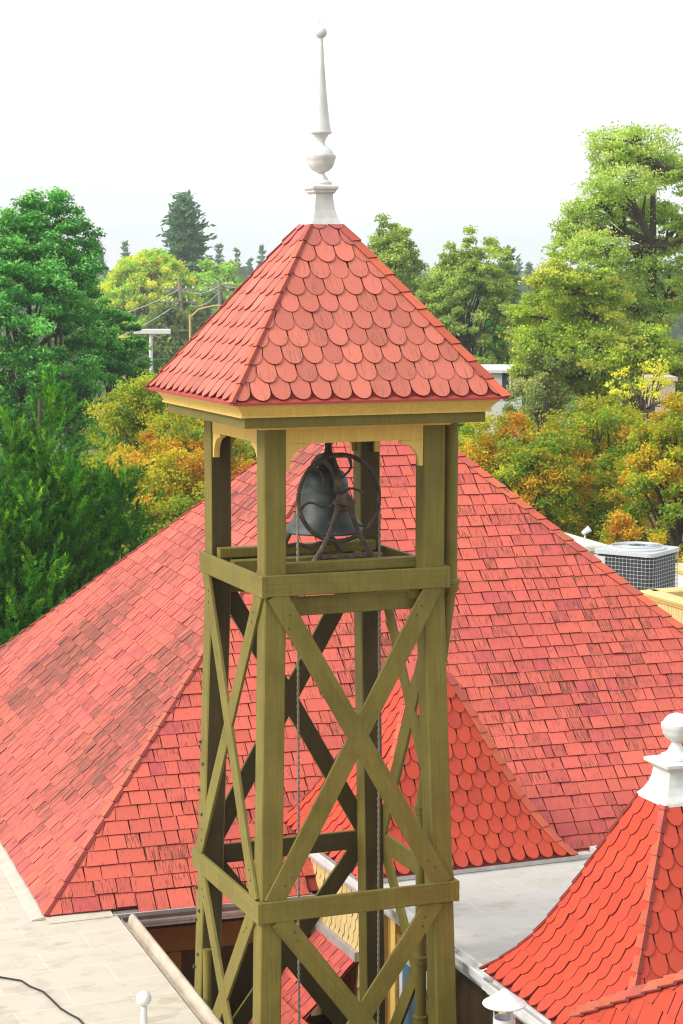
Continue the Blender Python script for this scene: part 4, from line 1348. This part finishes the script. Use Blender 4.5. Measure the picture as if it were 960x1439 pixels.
def plume_tree(name, label, u, vtop, vbot, wpx, d, cols, seed, nplume=900, per=70, plen=0.42, nl=0.05, group=None):
    """juniper-like: upswept feathery sprays"""
    r = np.random.default_rng(seed)
    top, bot = at(u, vtop, d), at(u, vbot, d)
    rx = wpx / 2 * d / FPX
    z0, z1 = bot[2], top[2]
    c = np.array([top[0], top[1]])
    t = thing(name, label, 'tree', (c[0], c[1], 0), group)
    nl_ = 20
    la = r.uniform(0, 2 * math.pi, nl_); lr_ = np.sqrt(r.uniform(0.0, 1, nl_)) * rx * 0.72
    lh = 1 - 0.34 * (lr_ / rx) - r.uniform(0, 0.13, nl_)
    lh[0], lr_[0] = 1.0, rx * 0.1
    lw_ = rx * r.uniform(0.34, 0.5, nl_)
    li = r.integers(0, nl_, nplume)
    h = r.uniform(0, 1, nplume) ** 0.8
    ang = r.uniform(0, 2 * math.pi, nplume)
    D0 = np.stack([np.cos(ang), np.sin(ang), h * 2 - 1], 1)
    wid = (1 - np.clip((h - 0.35) / 0.65, 0, 1) ** 1.25) * lw_[li] * lumpy(r, D0 * 2.2 + li[:, None], amp=0.35) * r.uniform(0.45, 1.08, nplume)
    K = np.stack([c[0] + lr_[li] * np.cos(la[li]) + wid * np.cos(ang), c[1] + lr_[li] * np.sin(la[li]) + wid * np.sin(ang), z0 + (z1 - z0) * h * lh[li] * 0.94], 1)
    out = np.stack([np.cos(ang), np.sin(ang), np.zeros(nplume)], 1)
    dr = unit(out * r.uniform(0.3, 0.9, (nplume, 1)) + np.array([0, 0, 1]) * r.uniform(0.5, 1.2, (nplume, 1)) + r.normal(0, 0.22, (nplume, 3)))
    idx = np.repeat(np.arange(nplume), per)
    s = r.uniform(0, 1, len(idx))
    L = plen * r.uniform(0.6, 1.35, nplume)
    side = unit(np.cross(dr[idx], r.normal(0, 1, (len(idx), 3))))
    spread = (1 - s) ** 0.7 * 0.17 * L[idx] * np.sqrt(r.uniform(0, 1, len(idx)))
    Cn = K[idx] + dr[idx] * (s * L[idx])[:, None] + side * spread[:, None]
    ax = unit(dr[idx] * 1.0 + side * 0.7 + r.normal(0, 0.25, Cn.shape))
    bx = unit(np.cross(ax, r.normal(0, 1, Cn.shape)))
    ll_ = nl * r.uniform(0.7, 1.4, (len(idx), 1))
    cols = np.array(cols, float)
    bc_ = cols[r.integers(0, len(cols), nplume)] * r.uniform(0.75, 1.25, (nplume, 1))
    tint = bc_[idx] * r.uniform(0.75, 1.3, (len(idx), 1))
    tipm = s > 0.72
    tint[tipm] *= np.array([1.5, 1.28, 1.0])
    quads('crown', Cn, ax * ll_ * .8, bx * ll_ * 0.17, tint, M['leaf'], t)
    # ragged leader sprays
    mb = MB()
    mb.tube([(c[0], c[1], 0), (c[0], c[1], z0), (c[0], c[1], z1 - 0.5)], [0.22, 0.15, 0.03], 8)
    pk = r.choice(nplume, 60, replace=False)
    for i in pk:
        b = np.array([c[0], c[1], max(0.5, K[i][2] - rx * 0.6)])
        mb.tube([b, (b + K[i]) / 2 + np.array([0, 0, -.05]), K[i]], [0.04, 0.025, 0.008], 5)
    mb.build('trunk', M['bark'], t, smooth=True)
    return t


def conifer(name, label, u, vtop, vbot, wpx, d, cols, seed, whorls=26, arms=9, per=70, nl=0.25, group=None, flat=1.0, ragged=0.25):
    r = np.random.default_rng(seed)
    top, bot = at(u, vtop, d), at(u, vbot, d)
    rx = wpx / 2 * d / FPX
    z0, z1 = bot[2], top[2]
    t = thing(name, label, 'tree', (top[0], top[1], 0), group)
    C_, A_, B_, T_ = [], [], [], []
    mb = MB()
    mb.tube([(top[0], top[1], 0), (top[0], top[1], z0), (top[0], top[1], z1)], [rx * .14, rx * .10, rx * .012], 8)
    cols = np.array(cols, float)
    for i in range(whorls):
        h = i / (whorls - 1)
        zc_ = z0 + (z1 - z0) * h
        R = rx * (1 - h) ** 0.75 + rx * 0.03
        for a in range(max(3, int(arms * (1 - h * .5)))):
            an = r.uniform(0, 2 * math.pi)
            L = R * r.uniform(1 - ragged * 1.6, 1.0 + ragged * 0.5)
            dv = np.array([math.cos(an), math.sin(an), r.uniform(-0.18, 0.18) + 0.25 * h])
            b = np.array([top[0], top[1], zc_])
            tip = b + dv * L + np.array([0, 0, -0.10 * L])
            mb.tube([b, (b + tip) / 2 + np.array([0, 0, 0.04 * L]), tip], [rx * .02, rx * .012, rx * .004], 4)
            m = max(8, int(per * (L / rx + 0.15)))
            s = r.uniform(0.15, 1.05, m)
            off = r.normal(0, 1, (m, 3)) * np.array([0.13, 0.13, 0.055 * flat]) * rx * (1.1 - s * .6)[:, None]
            C_.append(b + (tip - b) * s[:, None] + off)
            ax = unit(dv + r.normal(0, 0.5, (m, 3)) + np.array([0, 0, 0.15]))
            A_.append(ax); B_.append(unit(np.cross(ax, r.normal(0, 1, (m, 3)))))
            T_.append(cols[r.integers(0, len(cols))] * r.uniform(0.7, 1.3, (m, 1)))
    Cn, A, B, T = map(np.concatenate, (C_, A_, B_, T_))
    ll_ = nl * r.uniform(0.6, 1.3, (len(Cn), 1)) * .5
    quads('crown', Cn, A * ll_, B * ll_ * 0.34, T, M['leaf'], t)
    mb.build('trunk', M['bark'], t, smooth=True)
    return t


G_DARK = [(0.03, 0.13, 0.035), (0.04, 0.17, 0.045), (0.055, 0.21, 0.06), (0.10, 0.27, 0.08)]
G_JUN = [(0.024, 0.10, 0.014), (0.032, 0.125, 0.016), (0.046, 0.16, 0.02), (0.085, 0.19, 0.024), (0.022, 0.07, 0.014)]
G_OAK = [(0.17, 0.22, 0.065), (0.22, 0.27, 0.09), (0.27, 0.32, 0.11), (0.14, 0.19, 0.06)]
G_YEL = [(0.38, 0.42, 0.045), (0.28, 0.38, 0.045), (0.45, 0.43, 0.05), (0.2, 0.32, 0.045)]
AUT = [(0.36, 0.21, 0.018), (0.36, 0.15, 0.018), (0.22, 0.235, 0.018), (0.10, 0.17, 0.02), (0.34, 0.26, 0.02), (0.26, 0.25, 0.02)]


def autumn_patch(r, K, n):
    f = np.cos(K @ r.normal(0, 1.6, 3) + r.uniform(0, 6)) + 0.5 * r.normal(0, 1, len(K))
    pick = np.where(f > 0.75, r.choice([1, 0, 0, 4], len(K)), np.where(f > -0.1, r.choice([0, 4, 5, 2, 2], len(K)), r.choice([2, 3, 3, 5], len(K))))
    return pick


GA = 'autumn trees behind the roofs'
TG0 = 'dark green trees behind the autumn band'
# ---- left side
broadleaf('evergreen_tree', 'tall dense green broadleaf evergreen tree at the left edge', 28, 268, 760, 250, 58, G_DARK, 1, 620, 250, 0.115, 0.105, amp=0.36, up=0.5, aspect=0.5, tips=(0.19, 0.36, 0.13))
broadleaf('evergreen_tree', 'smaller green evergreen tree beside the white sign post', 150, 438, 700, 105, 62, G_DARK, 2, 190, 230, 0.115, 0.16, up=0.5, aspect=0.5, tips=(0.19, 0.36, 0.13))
plume_tree('juniper_tree', 'feathery dark green juniper above the left end of the red roof', 55, 515, 1060, 400, 31, G_JUN, 3, 4200, 70, 0.42, 0.05)
broadleaf('autumn_tree', 'yellow green autumn tree beside the left corner of the belfry roof', 225, 512, 820, 240, 52, [(0.24, 0.26, 0.025), (0.17, 0.22, 0.025), (0.32, 0.29, 0.03), (0.12, 0.18, 0.025)], 4, 340, 230, 0.085, 0.125, GA, amp=0.3)
broadleaf('autumn_tree', 'orange brown autumn tree left of the belfry posts', 255, 590, 900, 290, 45, AUT, 5, 380, 240, 0.08, 0.115, GA, amp=0.3, patch=autumn_patch)
# ---- right side
broadleaf('autumn_tree', 'orange autumn tree just right of the belfry posts', 735, 588, 920, 230, 44, AUT, 6, 330, 240, 0.078, 0.12, GA, amp=0.3, patch=autumn_patch)
broadleaf('autumn_tree', 'orange and green autumn tree above the grey roof lantern', 840, 560, 920, 280, 47, AUT, 7, 380, 240, 0.08, 0.115, GA, amp=0.3, patch=autumn_patch)
broadleaf('autumn_tree', 'orange autumn tree at the right edge behind the air conditioner', 960, 572, 920, 250, 42, AUT, 8, 340, 240, 0.078, 0.12, GA, amp=0.3, patch=autumn_patch)
broadleaf('autumn_tree', 'greenish autumn tree low behind the right belfry post', 675, 590, 900, 170, 50, [(0.240, 0.288, 0.032), (0.352, 0.320, 0.032), (0.160, 0.224, 0.032), (0.480, 0.336, 0.032)], 9, 220, 220, 0.085, 0.15, GA, amp=0.3)
broadleaf('autumn_tree', 'yellow leaved thin tree at the right below the tallest tree', 905, 515, 640, 130, 55, [(0.600, 0.544, 0.048), (0.560, 0.480, 0.048), (0.400, 0.400, 0.064)], 10, 90, 34, 0.10, 0.13, GA, amp=0.4, open_=0.5)
broadleaf('grey_shrub', 'thin grey green tree with bare twigs right of the belfry roof corner', 768, 512, 680, 130, 60, [(0.144, 0.176, 0.080), (0.192, 0.224, 0.096), (0.240, 0.240, 0.144)], 11, 150, 150, 0.085, 0.15, amp=0.4, open_=0.3)
broadleaf('green_tree', 'dark green tree filling the gap between the white house and the pink house', 845, 520, 760, 220, 66, [(0.09, 0.15, 0.04), (0.12, 0.18, 0.05), (0.16, 0.2, 0.05)], 12, 260, 200, 0.11, 0.13, TG0, amp=0.3)
broadleaf('green_tree', 'dark green tree low behind the orange tree left of the belfry', 300, 520, 800, 200, 70, [(0.09, 0.15, 0.04), (0.12, 0.18, 0.05), (0.16, 0.2, 0.05)], 13, 200, 200, 0.12, 0.14, TG0, amp=0.3)
# ---- tall open tree at the right edge, one crown per storey of boughs
TG = 'oaks behind the belfry on the right'


def boughs(name, label, blobs, d, cols, seed, base_u, per, leaf, group=None):
    """a big tree whose crown is made of several separate boughs, given as (u, v, width px, height px)"""
    r = np.random.default_rng(seed)
    b0 = at(base_u, 600, d)
    t = thing(name, label, 'tree', (b0[0], b0[1], 0), group)
    C_, N_, T_ = [], [], []
    mb = MB()
    tops = [at(u, v, d)[2] for u, v, w, h in blobs]
    ztop = max(tops) - 0.6
    trunk = [np.array([b0[0], b0[1], 0.0])]
    order = sorted(range(len(blobs)), key=lambda i: tops[i])
    pth = []
    for f in np.linspace(0.25, 1.0, 6):
        z = ztop * f
        near = [i for i in order if abs(tops[i] - z) < 2.5]
        cx_ = np.mean([at(blobs[i][0], blobs[i][1], d)[:2] for i in near], axis=0) if near else b0[:2]
        pth.append(np.array([b0[0] * .6 + cx_[0] * .4, b0[1] * .6 + cx_[1] * .4, z]))
    trunk += pth
    mb.tube(trunk, list(np.linspace(0.42, 0.06, len(trunk))), 10)
    cols = np.array(cols, float)
    for (u, v, w, h) in blobs:
        dd = d + r.normal(0, w * d / FPX * 0.35)
        cc = at(u, v, dd)
        rx, rz = w / 2 * d / FPX, h / 2 * d / FPX
        nk = int(46 + w * h / 150)
        D = unit(r.normal(0, 1, (nk, 3)))
        K = cc + D * (r.uniform(0.35, 1, nk) ** 0.6 * lumpy(r, D, amp=0.35))[:, None] * np.array([rx, rx, rz])
        ks = r.uniform(0.26, 0.48, nk) * min(1.0, rx * .8)
        idx = np.repeat(np.arange(nk), per)
        off = np.clip(r.normal(0, 0.5, (len(idx), 3)), -1.1, 1.1) * np.array([1, 1, .45])
        Cn = K[idx] + off * ks[idx][:, None]
        C_.append(Cn)
        N_.append(unit(unit(Cn - cc) * .5 + np.array([0, 0, .5]) + r.normal(0, .7, Cn.shape)))
        bc_ = cols[r.integers(0, len(cols), nk)] * r.uniform(.75, 1.25, (nk, 1))
        T_.append(bc_[idx] * r.uniform(.7, 1.3, (len(idx), 1)))
        j = min(pth, key=lambda q: abs(q[2] - (cc[2] - rx * .6)))
        L = np.linalg.norm(cc - j)
        mid = (j + cc) / 2 + np.array([0, 0, -0.06 * L]) + r.normal(0, .08 * L, 3)
        mb.tube([j, mid, cc], [0.13, 0.09, 0.05], 7)
        limbs(mb, r, mid, K[r.choice(nk, 6, replace=False)], 0.075, 0.05)
        limbs(mb, r, cc, K[r.choice(nk, 8, replace=False)], 0.06, 0.05)
    Cn, N, T = map(np.concatenate, (C_, N_, T_))
    ax = unit(np.cross(N, r.normal(0, 1, N.shape))); bx = np.cross(N, ax)
    s = leaf * r.uniform(.6, 1.3, (len(Cn), 1)) * .5
    quads('crown', Cn, ax * s, bx * s * .55, T, M['leaf'], t)
    mb.build('trunk', M['bark'], t, smooth=True)
    return t


boughs('oak_tree', 'tallest tree at the right edge with open boughs showing dark limbs',
       [(893, 200, 130, 60), (860, 225, 70, 50), (935, 240, 90, 60), (880, 255, 110, 50), (850, 290, 100, 50), (905, 305, 110, 60), (950, 320, 60, 80), (815, 320, 70, 60),
        (800, 345, 60, 50), (845, 350, 100, 60), (900, 370, 90, 60), (955, 400, 70, 90), (870, 410, 110, 60), (915, 440, 80, 60), (980, 250, 70, 90), (990, 340, 80, 90)],
       66, [(0.240, 0.320, 0.088), (0.288, 0.368, 0.112), (0.192, 0.264, 0.080), (0.336, 0.384, 0.144)], 21, 925, 58, 0.10, TG)
boughs('oak_tree', 'broad yellow green tree below the tallest one at the right',
       [(790, 400, 90, 60), (840, 410, 80, 60), (770, 440, 90, 70), (825, 450, 110, 70), (780, 490, 110, 70), (850, 490, 110, 70), (905, 500, 100, 80), (955, 520, 80, 90), (830, 530, 120, 60), (760, 530, 90, 60), (895, 550, 90, 60)],
       61, [(0.208, 0.272, 0.048), (0.272, 0.320, 0.056), (0.144, 0.208, 0.048), (0.320, 0.320, 0.072)], 22, 840, 120, 0.10, TG)
broadleaf('oak_tree', 'small olive green tree with its top beside the belfry roof', 556, 308, 520, 95, 92, G_OAK, 23, 200, 200, 0.13, 0.17, TG, amp=0.3)
broadleaf('oak_tree', 'round olive green tree right of the belfry roof', 652, 335, 640, 165, 82, G_OAK, 24, 420, 210, 0.125, 0.105, TG, amp=0.3)
broadleaf('oak_tree', 'dark green tree behind the white house right of the belfry', 720, 430, 640, 110, 88, G_DARK, 25, 200, 190, 0.13, 0.16, TG, amp=0.3)
broadleaf('oak_tree', 'dark low tree between the belfry roof and the white house', 620, 470, 700, 105, 76, [(0.096, 0.144, 0.048), (0.128, 0.192, 0.056), (0.080, 0.128, 0.048)], 26, 210, 190, 0.12, 0.15, TG, amp=0.3)
conifer('pine_tree', 'dark blue green pine between the round olive tree and the tall tree', 715, 352, 560, 75, 120, [(0.048, 0.120, 0.080), (0.064, 0.144, 0.088)], 27, 20, 8, 60, 0.5)
# ---- background left
conifer('redwood_tree', 'tall blue green conifer standing above the far trees left of the finial', 259, 276, 470, 132, 210, [(0.072, 0.136, 0.104), (0.088, 0.160, 0.120), (0.064, 0.120, 0.096)], 31, 26, 13, 80, 0.8, ragged=0.45)
broadleaf('round_tree', 'round yellow green tree behind the utility poles', 208, 350, 540, 140, 190, G_YEL, 32, 300, 200, 0.30, 0.12, amp=0.12, hollow=0.6)
broadleaf('green_tree', 'mid green tree behind the belfry roof next to the round yellow one', 305, 372, 540, 110, 200, [(0.176, 0.288, 0.064), (0.224, 0.336, 0.080), (0.288, 0.384, 0.096)], 33, 140, 190, 0.45, 0.17, amp=0.25)
broadleaf('dark_tree', 'dark olive tree behind the leaning utility pole', 245, 435, 620, 130, 150, [(0.112, 0.144, 0.048), (0.144, 0.192, 0.056), (0.088, 0.120, 0.040)], 34, 140, 190, 0.36, 0.17, amp=0.25)
broadleaf('dark_tree', 'grey green tree far behind the left evergreen', 150, 392, 560, 70, 230, [(0.128, 0.208, 0.096), (0.160, 0.240, 0.112)], 35, 80, 150, 0.5, 0.2, amp=0.25)
broadleaf('green_tree', 'pale green far tree touching the left slope of the belfry roof', 345, 388, 540, 120, 225, [(0.15, 0.21, 0.07), (0.18, 0.25, 0.08), (0.12, 0.18, 0.06)], 36, 120, 170, 0.4, 0.17, amp=0.25)
broadleaf('dark_tree', 'grey green far tree between the left evergreen and the round yellow tree', 112, 400, 560, 100, 240, [(0.12, 0.18, 0.08), (0.14, 0.2, 0.09)], 37, 110, 160, 0.45, 0.18, amp=0.25)
broadleaf('green_tree', 'green tree beyond the left edge of the picture', -190, 330, 760, 260, 75, G_OAK, 61, 200, 150, 0.17, 0.15, amp=0.3)
broadleaf('green_tree', 'olive green tree far beyond the left edge of the picture', -420, 360, 760, 260, 85, G_OAK, 62, 180, 150, 0.18, 0.15, amp=0.3)
broadleaf('green_tree', 'green tree beyond the right edge of the picture', 1130, 330, 760, 260, 70, G_OAK, 63, 200, 150, 0.17, 0.15, amp=0.3)
FG = 'far conifers on the skyline'
for i, (u, v, w, d, lb) in enumerate([(131, 360, 26, 380, 'leftmost far conifer on the skyline left of the round yellow tree'), (143, 358, 24, 400, 'second far conifer on the skyline left of the round yellow tree'),
                                      (176, 343, 22, 360, 'thin far conifer rising behind the round yellow tree'), (308, 346, 24, 380, 'far conifer just right of the tall blue green one'),
                                      (333, 352, 26, 420, 'far conifer near the left slope of the belfry roof'), (368, 348, 24, 400, 'far conifer touching the left slope of the belfry roof'),
                                      (744, 372, 26, 360, 'far conifer in the gap right of the dark pine'), (352, 366, 26, 430, 'low far conifer by the left slope of the belfry roof'),
                                      (728, 366, 22, 420, 'thin far conifer right beside the dark pine'), (120, 372, 30, 420, 'low far conifer beside the left evergreen')]):
    conifer('far_conifer', lb, u, v, 440, w, d, [(0.080, 0.136, 0.120), (0.104, 0.160, 0.136)], 40 + i, 14, 7, 26, 1.5, FG)  # the haze of distance is put into the bluish leaf colour
# far-off wood along the skyline
r = np.random.default_rng(77)
wd_ = thing('distant_wood', 'hazy green wood along the far skyline', 'wood', tuple(at(480, 400, 450)[:2]) + (0,))
cn, tt = [], []
for u in np.arange(-500, 1500, 9):
    d = r.uniform(330, 560)
    tp_ = at(u, r.uniform(376, 396), d)
    n = 90
    q = r.normal(0, 1, (n, 3)) * np.array([3.2, 3.2, 0.0]) + tp_
    q[:, 2] = tp_[2] * r.uniform(0, 1, n) ** 0.6
    cn.append(q); tt.append(np.tile(np.array([0.07, 0.11, 0.06]) * r.uniform(.7, 1.3), (n, 1)) * r.uniform(.7, 1.3, (n, 1)))
cn, tt = np.concatenate(cn), np.concatenate(tt)
nn_ = unit(r.normal(0, 1, cn.shape)); ax = unit(np.cross(nn_, r.normal(0, 1, cn.shape)))
w_o = quads('foliage', cn, ax * 1.3, np.cross(nn_, ax) * 1.0, tt, M['leaf'], wd_)
wd_['kind'] = 'stuff'; w_o['kind'] = 'stuff'

# ================================================================== STREET THINGS BEYOND THE GARDEN
PG = 'utility poles'


def utility_pole(u, vt, d, label, lean, arms):
    p = at(u, vt, d)
    t = thing('utility_pole', label, 'utility pole', (p[0] + lean, p[1], 0), PG)
    top = p
    MB().tube([(p[0] + lean, p[1], 0), top], [0.20, 0.13], 10).build('pole', M['wood_pole'], t, smooth=True)
    ends = []
    ar = np.array([math.cos(R_(-YAW + 12)), math.sin(R_(-YAW + 12)), 0])
    for dz, half in arms:
        c = top + np.array([0, 0, -dz])
        MB().beam(c - ar * half, c + ar * half, 0.12, 0.14).build('cross_arm', M['wood_pole'], t)
        for s in (-0.92, -0.45, 0.45, 0.92):
            q = c + ar * half * s
            MB().lathe([(0.06, 0.07), (0.075, 0.11), (0.06, 0.16), (0.03, 0.22)], tuple(q), 8).build('insulator', M['stucco'], t)
        ends.append(c)
    return ends


a_ = utility_pole(252, 392, 150, 'leaning wooden utility pole behind the white sign', 1.0, [(0.75, 1.1), (1.7, 1.2)])
b_ = utility_pole(308, 394, 175, 'second wooden utility pole near the belfry roof', 0.2, [(0.4, 1.3), (0.95, 1.7)])
tr_ = at(257, 448, 149.6)
MB().lathe([(0.22, -0.4), (0.24, -0.35), (0.24, 0.3), (0.12, 0.42)], tuple(tr_ + np.array([-.3, 0, 0])), 12).build('transformer', M['galv'], bpy.data.objects['utility_pole'])
for i, (p, q, sag) in enumerate([(a_[0], b_[0], .5), (a_[1], b_[1], .7), (a_[0], at(-40, 455, 120), 1.2), (a_[1], at(-40, 500, 115), 1.4), (b_[0], at(420, 380, 190), .8), (at(175, 448, 140), at(350, 440, 170), 2.0)]):
    pts = [p + (q - p) * s + np.array([0, 0, -sag * 4 * s * (1 - s)]) for s in np.linspace(0, 1, 14)]
    tag(MB().tube(pts, 0.028, 4).build('overhead_wire', M['galv']), ['upper wire between the two utility poles', 'lower wire between the two utility poles', 'upper wire running left from the leaning pole', 'lower wire running left from the leaning pole', 'wire running right from the second pole behind the belfry roof', 'low sagging pale wire crossing above the white sign'][i], 'wire', 'overhead wires')

sl = at(267, 442, 140)
st_ = thing('street_lamp', 'yellowish street lamp with a long curved arm beside the leaning pole', 'street lamp', (sl[0], sl[1], 0))
MB().tube([(sl[0], sl[1], 0), sl], [0.13, 0.08], 10).build('post', M['street_yellow'], st_, smooth=True)
ar2 = np.array([math.cos(-_y), math.sin(-_y), 0])
MB().tube([sl + np.array([0, 0, -.2]), sl + ar2 * .6 + np.array([0, 0, .35]), sl + ar2 * 1.6 + np.array([0, 0, .6]), sl + ar2 * 2.3 + np.array([0, 0, .6])], 0.06, 8).build('arm', M['street_yellow'], st_, smooth=True)
MB().tube([sl + ar2 * 2.3 + np.array([0, 0, .58]), sl + ar2 * 2.9 + np.array([0, 0, .55])], [0.10, 0.16], 10).build('lamp_head', M['galv'], st_, smooth=True)

sg_p = at(212, 466, 95)
sn = thing('sign_post', 'white T shaped sign on a white post beside the yellow green tree', 'sign', (sg_p[0], sg_p[1], 0))
MB().tube([(sg_p[0], sg_p[1], 0), (sg_p[0], sg_p[1], sg_p[2] - .12)], 0.09, 12).build('post', M['stucco'], sn, smooth=True)
MB().beam(sg_p - ar2 * .78, sg_p + ar2 * .92, 0.35, 0.24, c=0.03).build('sign_box', M['stucco'], sn)

hg = 'clipped hedge columns along the street'
for i, u in enumerate((200, 216, 231, 248)):
    p = at(u, 506, 128)
    r = np.random.default_rng(300 + i)
    t = thing('hedge_column', ['leftmost', 'second', 'third', 'rightmost'][i] + ' clipped cylindrical hedge column behind the white sign', 'hedge', (p[0], p[1], 0), hg)
    N = 5000
    an = r.uniform(0, 6.283, N); zz = r.uniform(0, 1, N) ** .7
    Cn = np.stack([p[0] + .33 * np.cos(an), p[1] + .33 * np.sin(an), p[2] * zz], 1) + r.normal(0, .04, (N, 3))
    topm = r.random(N) < .12
    Cn[topm] = np.stack([p[0] + r.uniform(-.3, .3, topm.sum()), p[1] + r.uniform(-.3, .3, topm.sum()), np.full(topm.sum(), p[2])], 1)
    nn_ = unit(r.normal(0, 1, Cn.shape)); ax = unit(np.cross(nn_, r.normal(0, 1, Cn.shape)))
    quads('foliage', Cn, ax * .09, np.cross(nn_, ax) * .06, np.tile(np.array([[.06, .12, .03]]), (N, 1)) * r.uniform(.7, 1.4, (N, 1)), M['leaf'], t)

# white house and pinkish house among the right trees
hp = at(706, 548, 70)
wh = thing('white_house', 'white stucco house with a dark window right of the belfry roof corner', 'house', (hp[0], hp[1], 0))


def obox(name, c, w, dp_, z0, z1, mat, parent, ang=-YAW):
    a = np.array([math.cos(R_(ang)), math.sin(R_(ang)), 0]); b = np.array([-a[1], a[0], 0])
    c = np.array([c[0], c[1], 0])
    V = [c + a * x * w / 2 + b * y * dp_ / 2 + np.array([0, 0, z]) for z in (z0, z1) for x, y in ((-1, -1), (1, -1), (1, 1), (-1, 1))]
    return MB().add(V, [(0, 3, 2, 1), (4, 5, 6, 7), (0, 1, 5, 4), (1, 2, 6, 5), (2, 3, 7, 6), (3, 0, 4, 7)]).build(name, mat, parent)


bk = np.array([math.sin(_y), math.cos(_y), 0])
zt_ = at(706, 524, 70)[2]
obox('wall', hp + bk * 2, 1.35, 4, 0, zt_, M['stucco'], wh)
obox('roof', hp + bk * 2, 1.45, 4.3, zt_ + .003, zt_ + .10, M['stucco'], wh)
wp = at(717, 536, 70)
wz = wp[2]
wi = obox('window', wp - bk * .01, 0.56, 0.06, wz - .42, wz + .28, M['glass'], wh)
obox('frame', wp - bk * .05, 0.06, 0.04, wz - .40, wz + .26, M['stucco'], wi)
ph_ = at(932, 570, 58)
pk_ = thing('pink_house', 'pinkish stucco house glimpsed through twigs at the right edge', 'house', (ph_[0], ph_[1], 0))
zt2 = at(932, 536, 58)[2]
obox('wall', ph_ + bk * 1.2, 0.7, 2.2, 0, zt2, M['pink_stucco'], pk_)
obox('roof', ph_ + bk * 1.2, 0.8, 2.4, zt2 + .003, zt2 + .12, M['pink_stucco'], pk_)
ow = at(255, 488, 142)
cr2 = thing('parked_car', 'pale parked car half hidden behind the belfry roof near the poles', 'car', (ow[0], ow[1], 0))
a = ar2; up_ = np.array([0, 0, 1.0]); c0_ = np.array([ow[0], ow[1], 0])
prof_c = [(-2.1, .35), (2.1, .35), (2.15, .8), (1.3, .95), (.6, 1.42), (-.9, 1.45), (-1.7, .98), (-2.15, .85)]
for nm, pr, hw_, mt in (('body', prof_c, .85, 'car'), ('windows', [(-1.45, .98), (1.15, .98), (.58, 1.36), (-.86, 1.39)], .865, 'glass')):
    n = len(pr)
    V = [c0_ + a * x + bk * (hw_ * s) + up_ * z for s in (-1, 1) for x, z in pr]
    MB().add(V, [(i, (i + 1) % n, n + (i + 1) % n, n + i) for i in range(n)] + [tuple(range(n)), tuple(range(n, 2 * n))]).build(nm, M[mt], cr2)
for x in (-1.3, 1.3):
    for s in (-1, 1):
        q = c0_ + a * x + up_ * .33
        MB().tube([q + bk * s * .7, q + bk * s * .9], .33, 16).build('wheel', M['black'], cr2, smooth=True)

# ================================================================== HAZE
hz = MB().box((-900, -60, -1.0), (900, 640, 24.0)).build('haze', None)
tag(hz, kind='stuff')
hm = bpy.data.materials.new('haze_air')
hm.use_nodes = True
hn, hl_ = hm.node_tree.nodes, hm.node_tree.links
hn.remove(hn['Principled BSDF'])
pv = hn.new('ShaderNodeVolumePrincipled')
pv.inputs['Color'].default_value = (0.93, 0.97, 1.0, 1)
pv.inputs['Density'].default_value = 0.0006
pv.inputs['Anisotropy'].default_value = 0.2
hl_.new(pv.outputs[0], hn['Material Output'].inputs['Volume'])
hz.data.materials.append(hm)
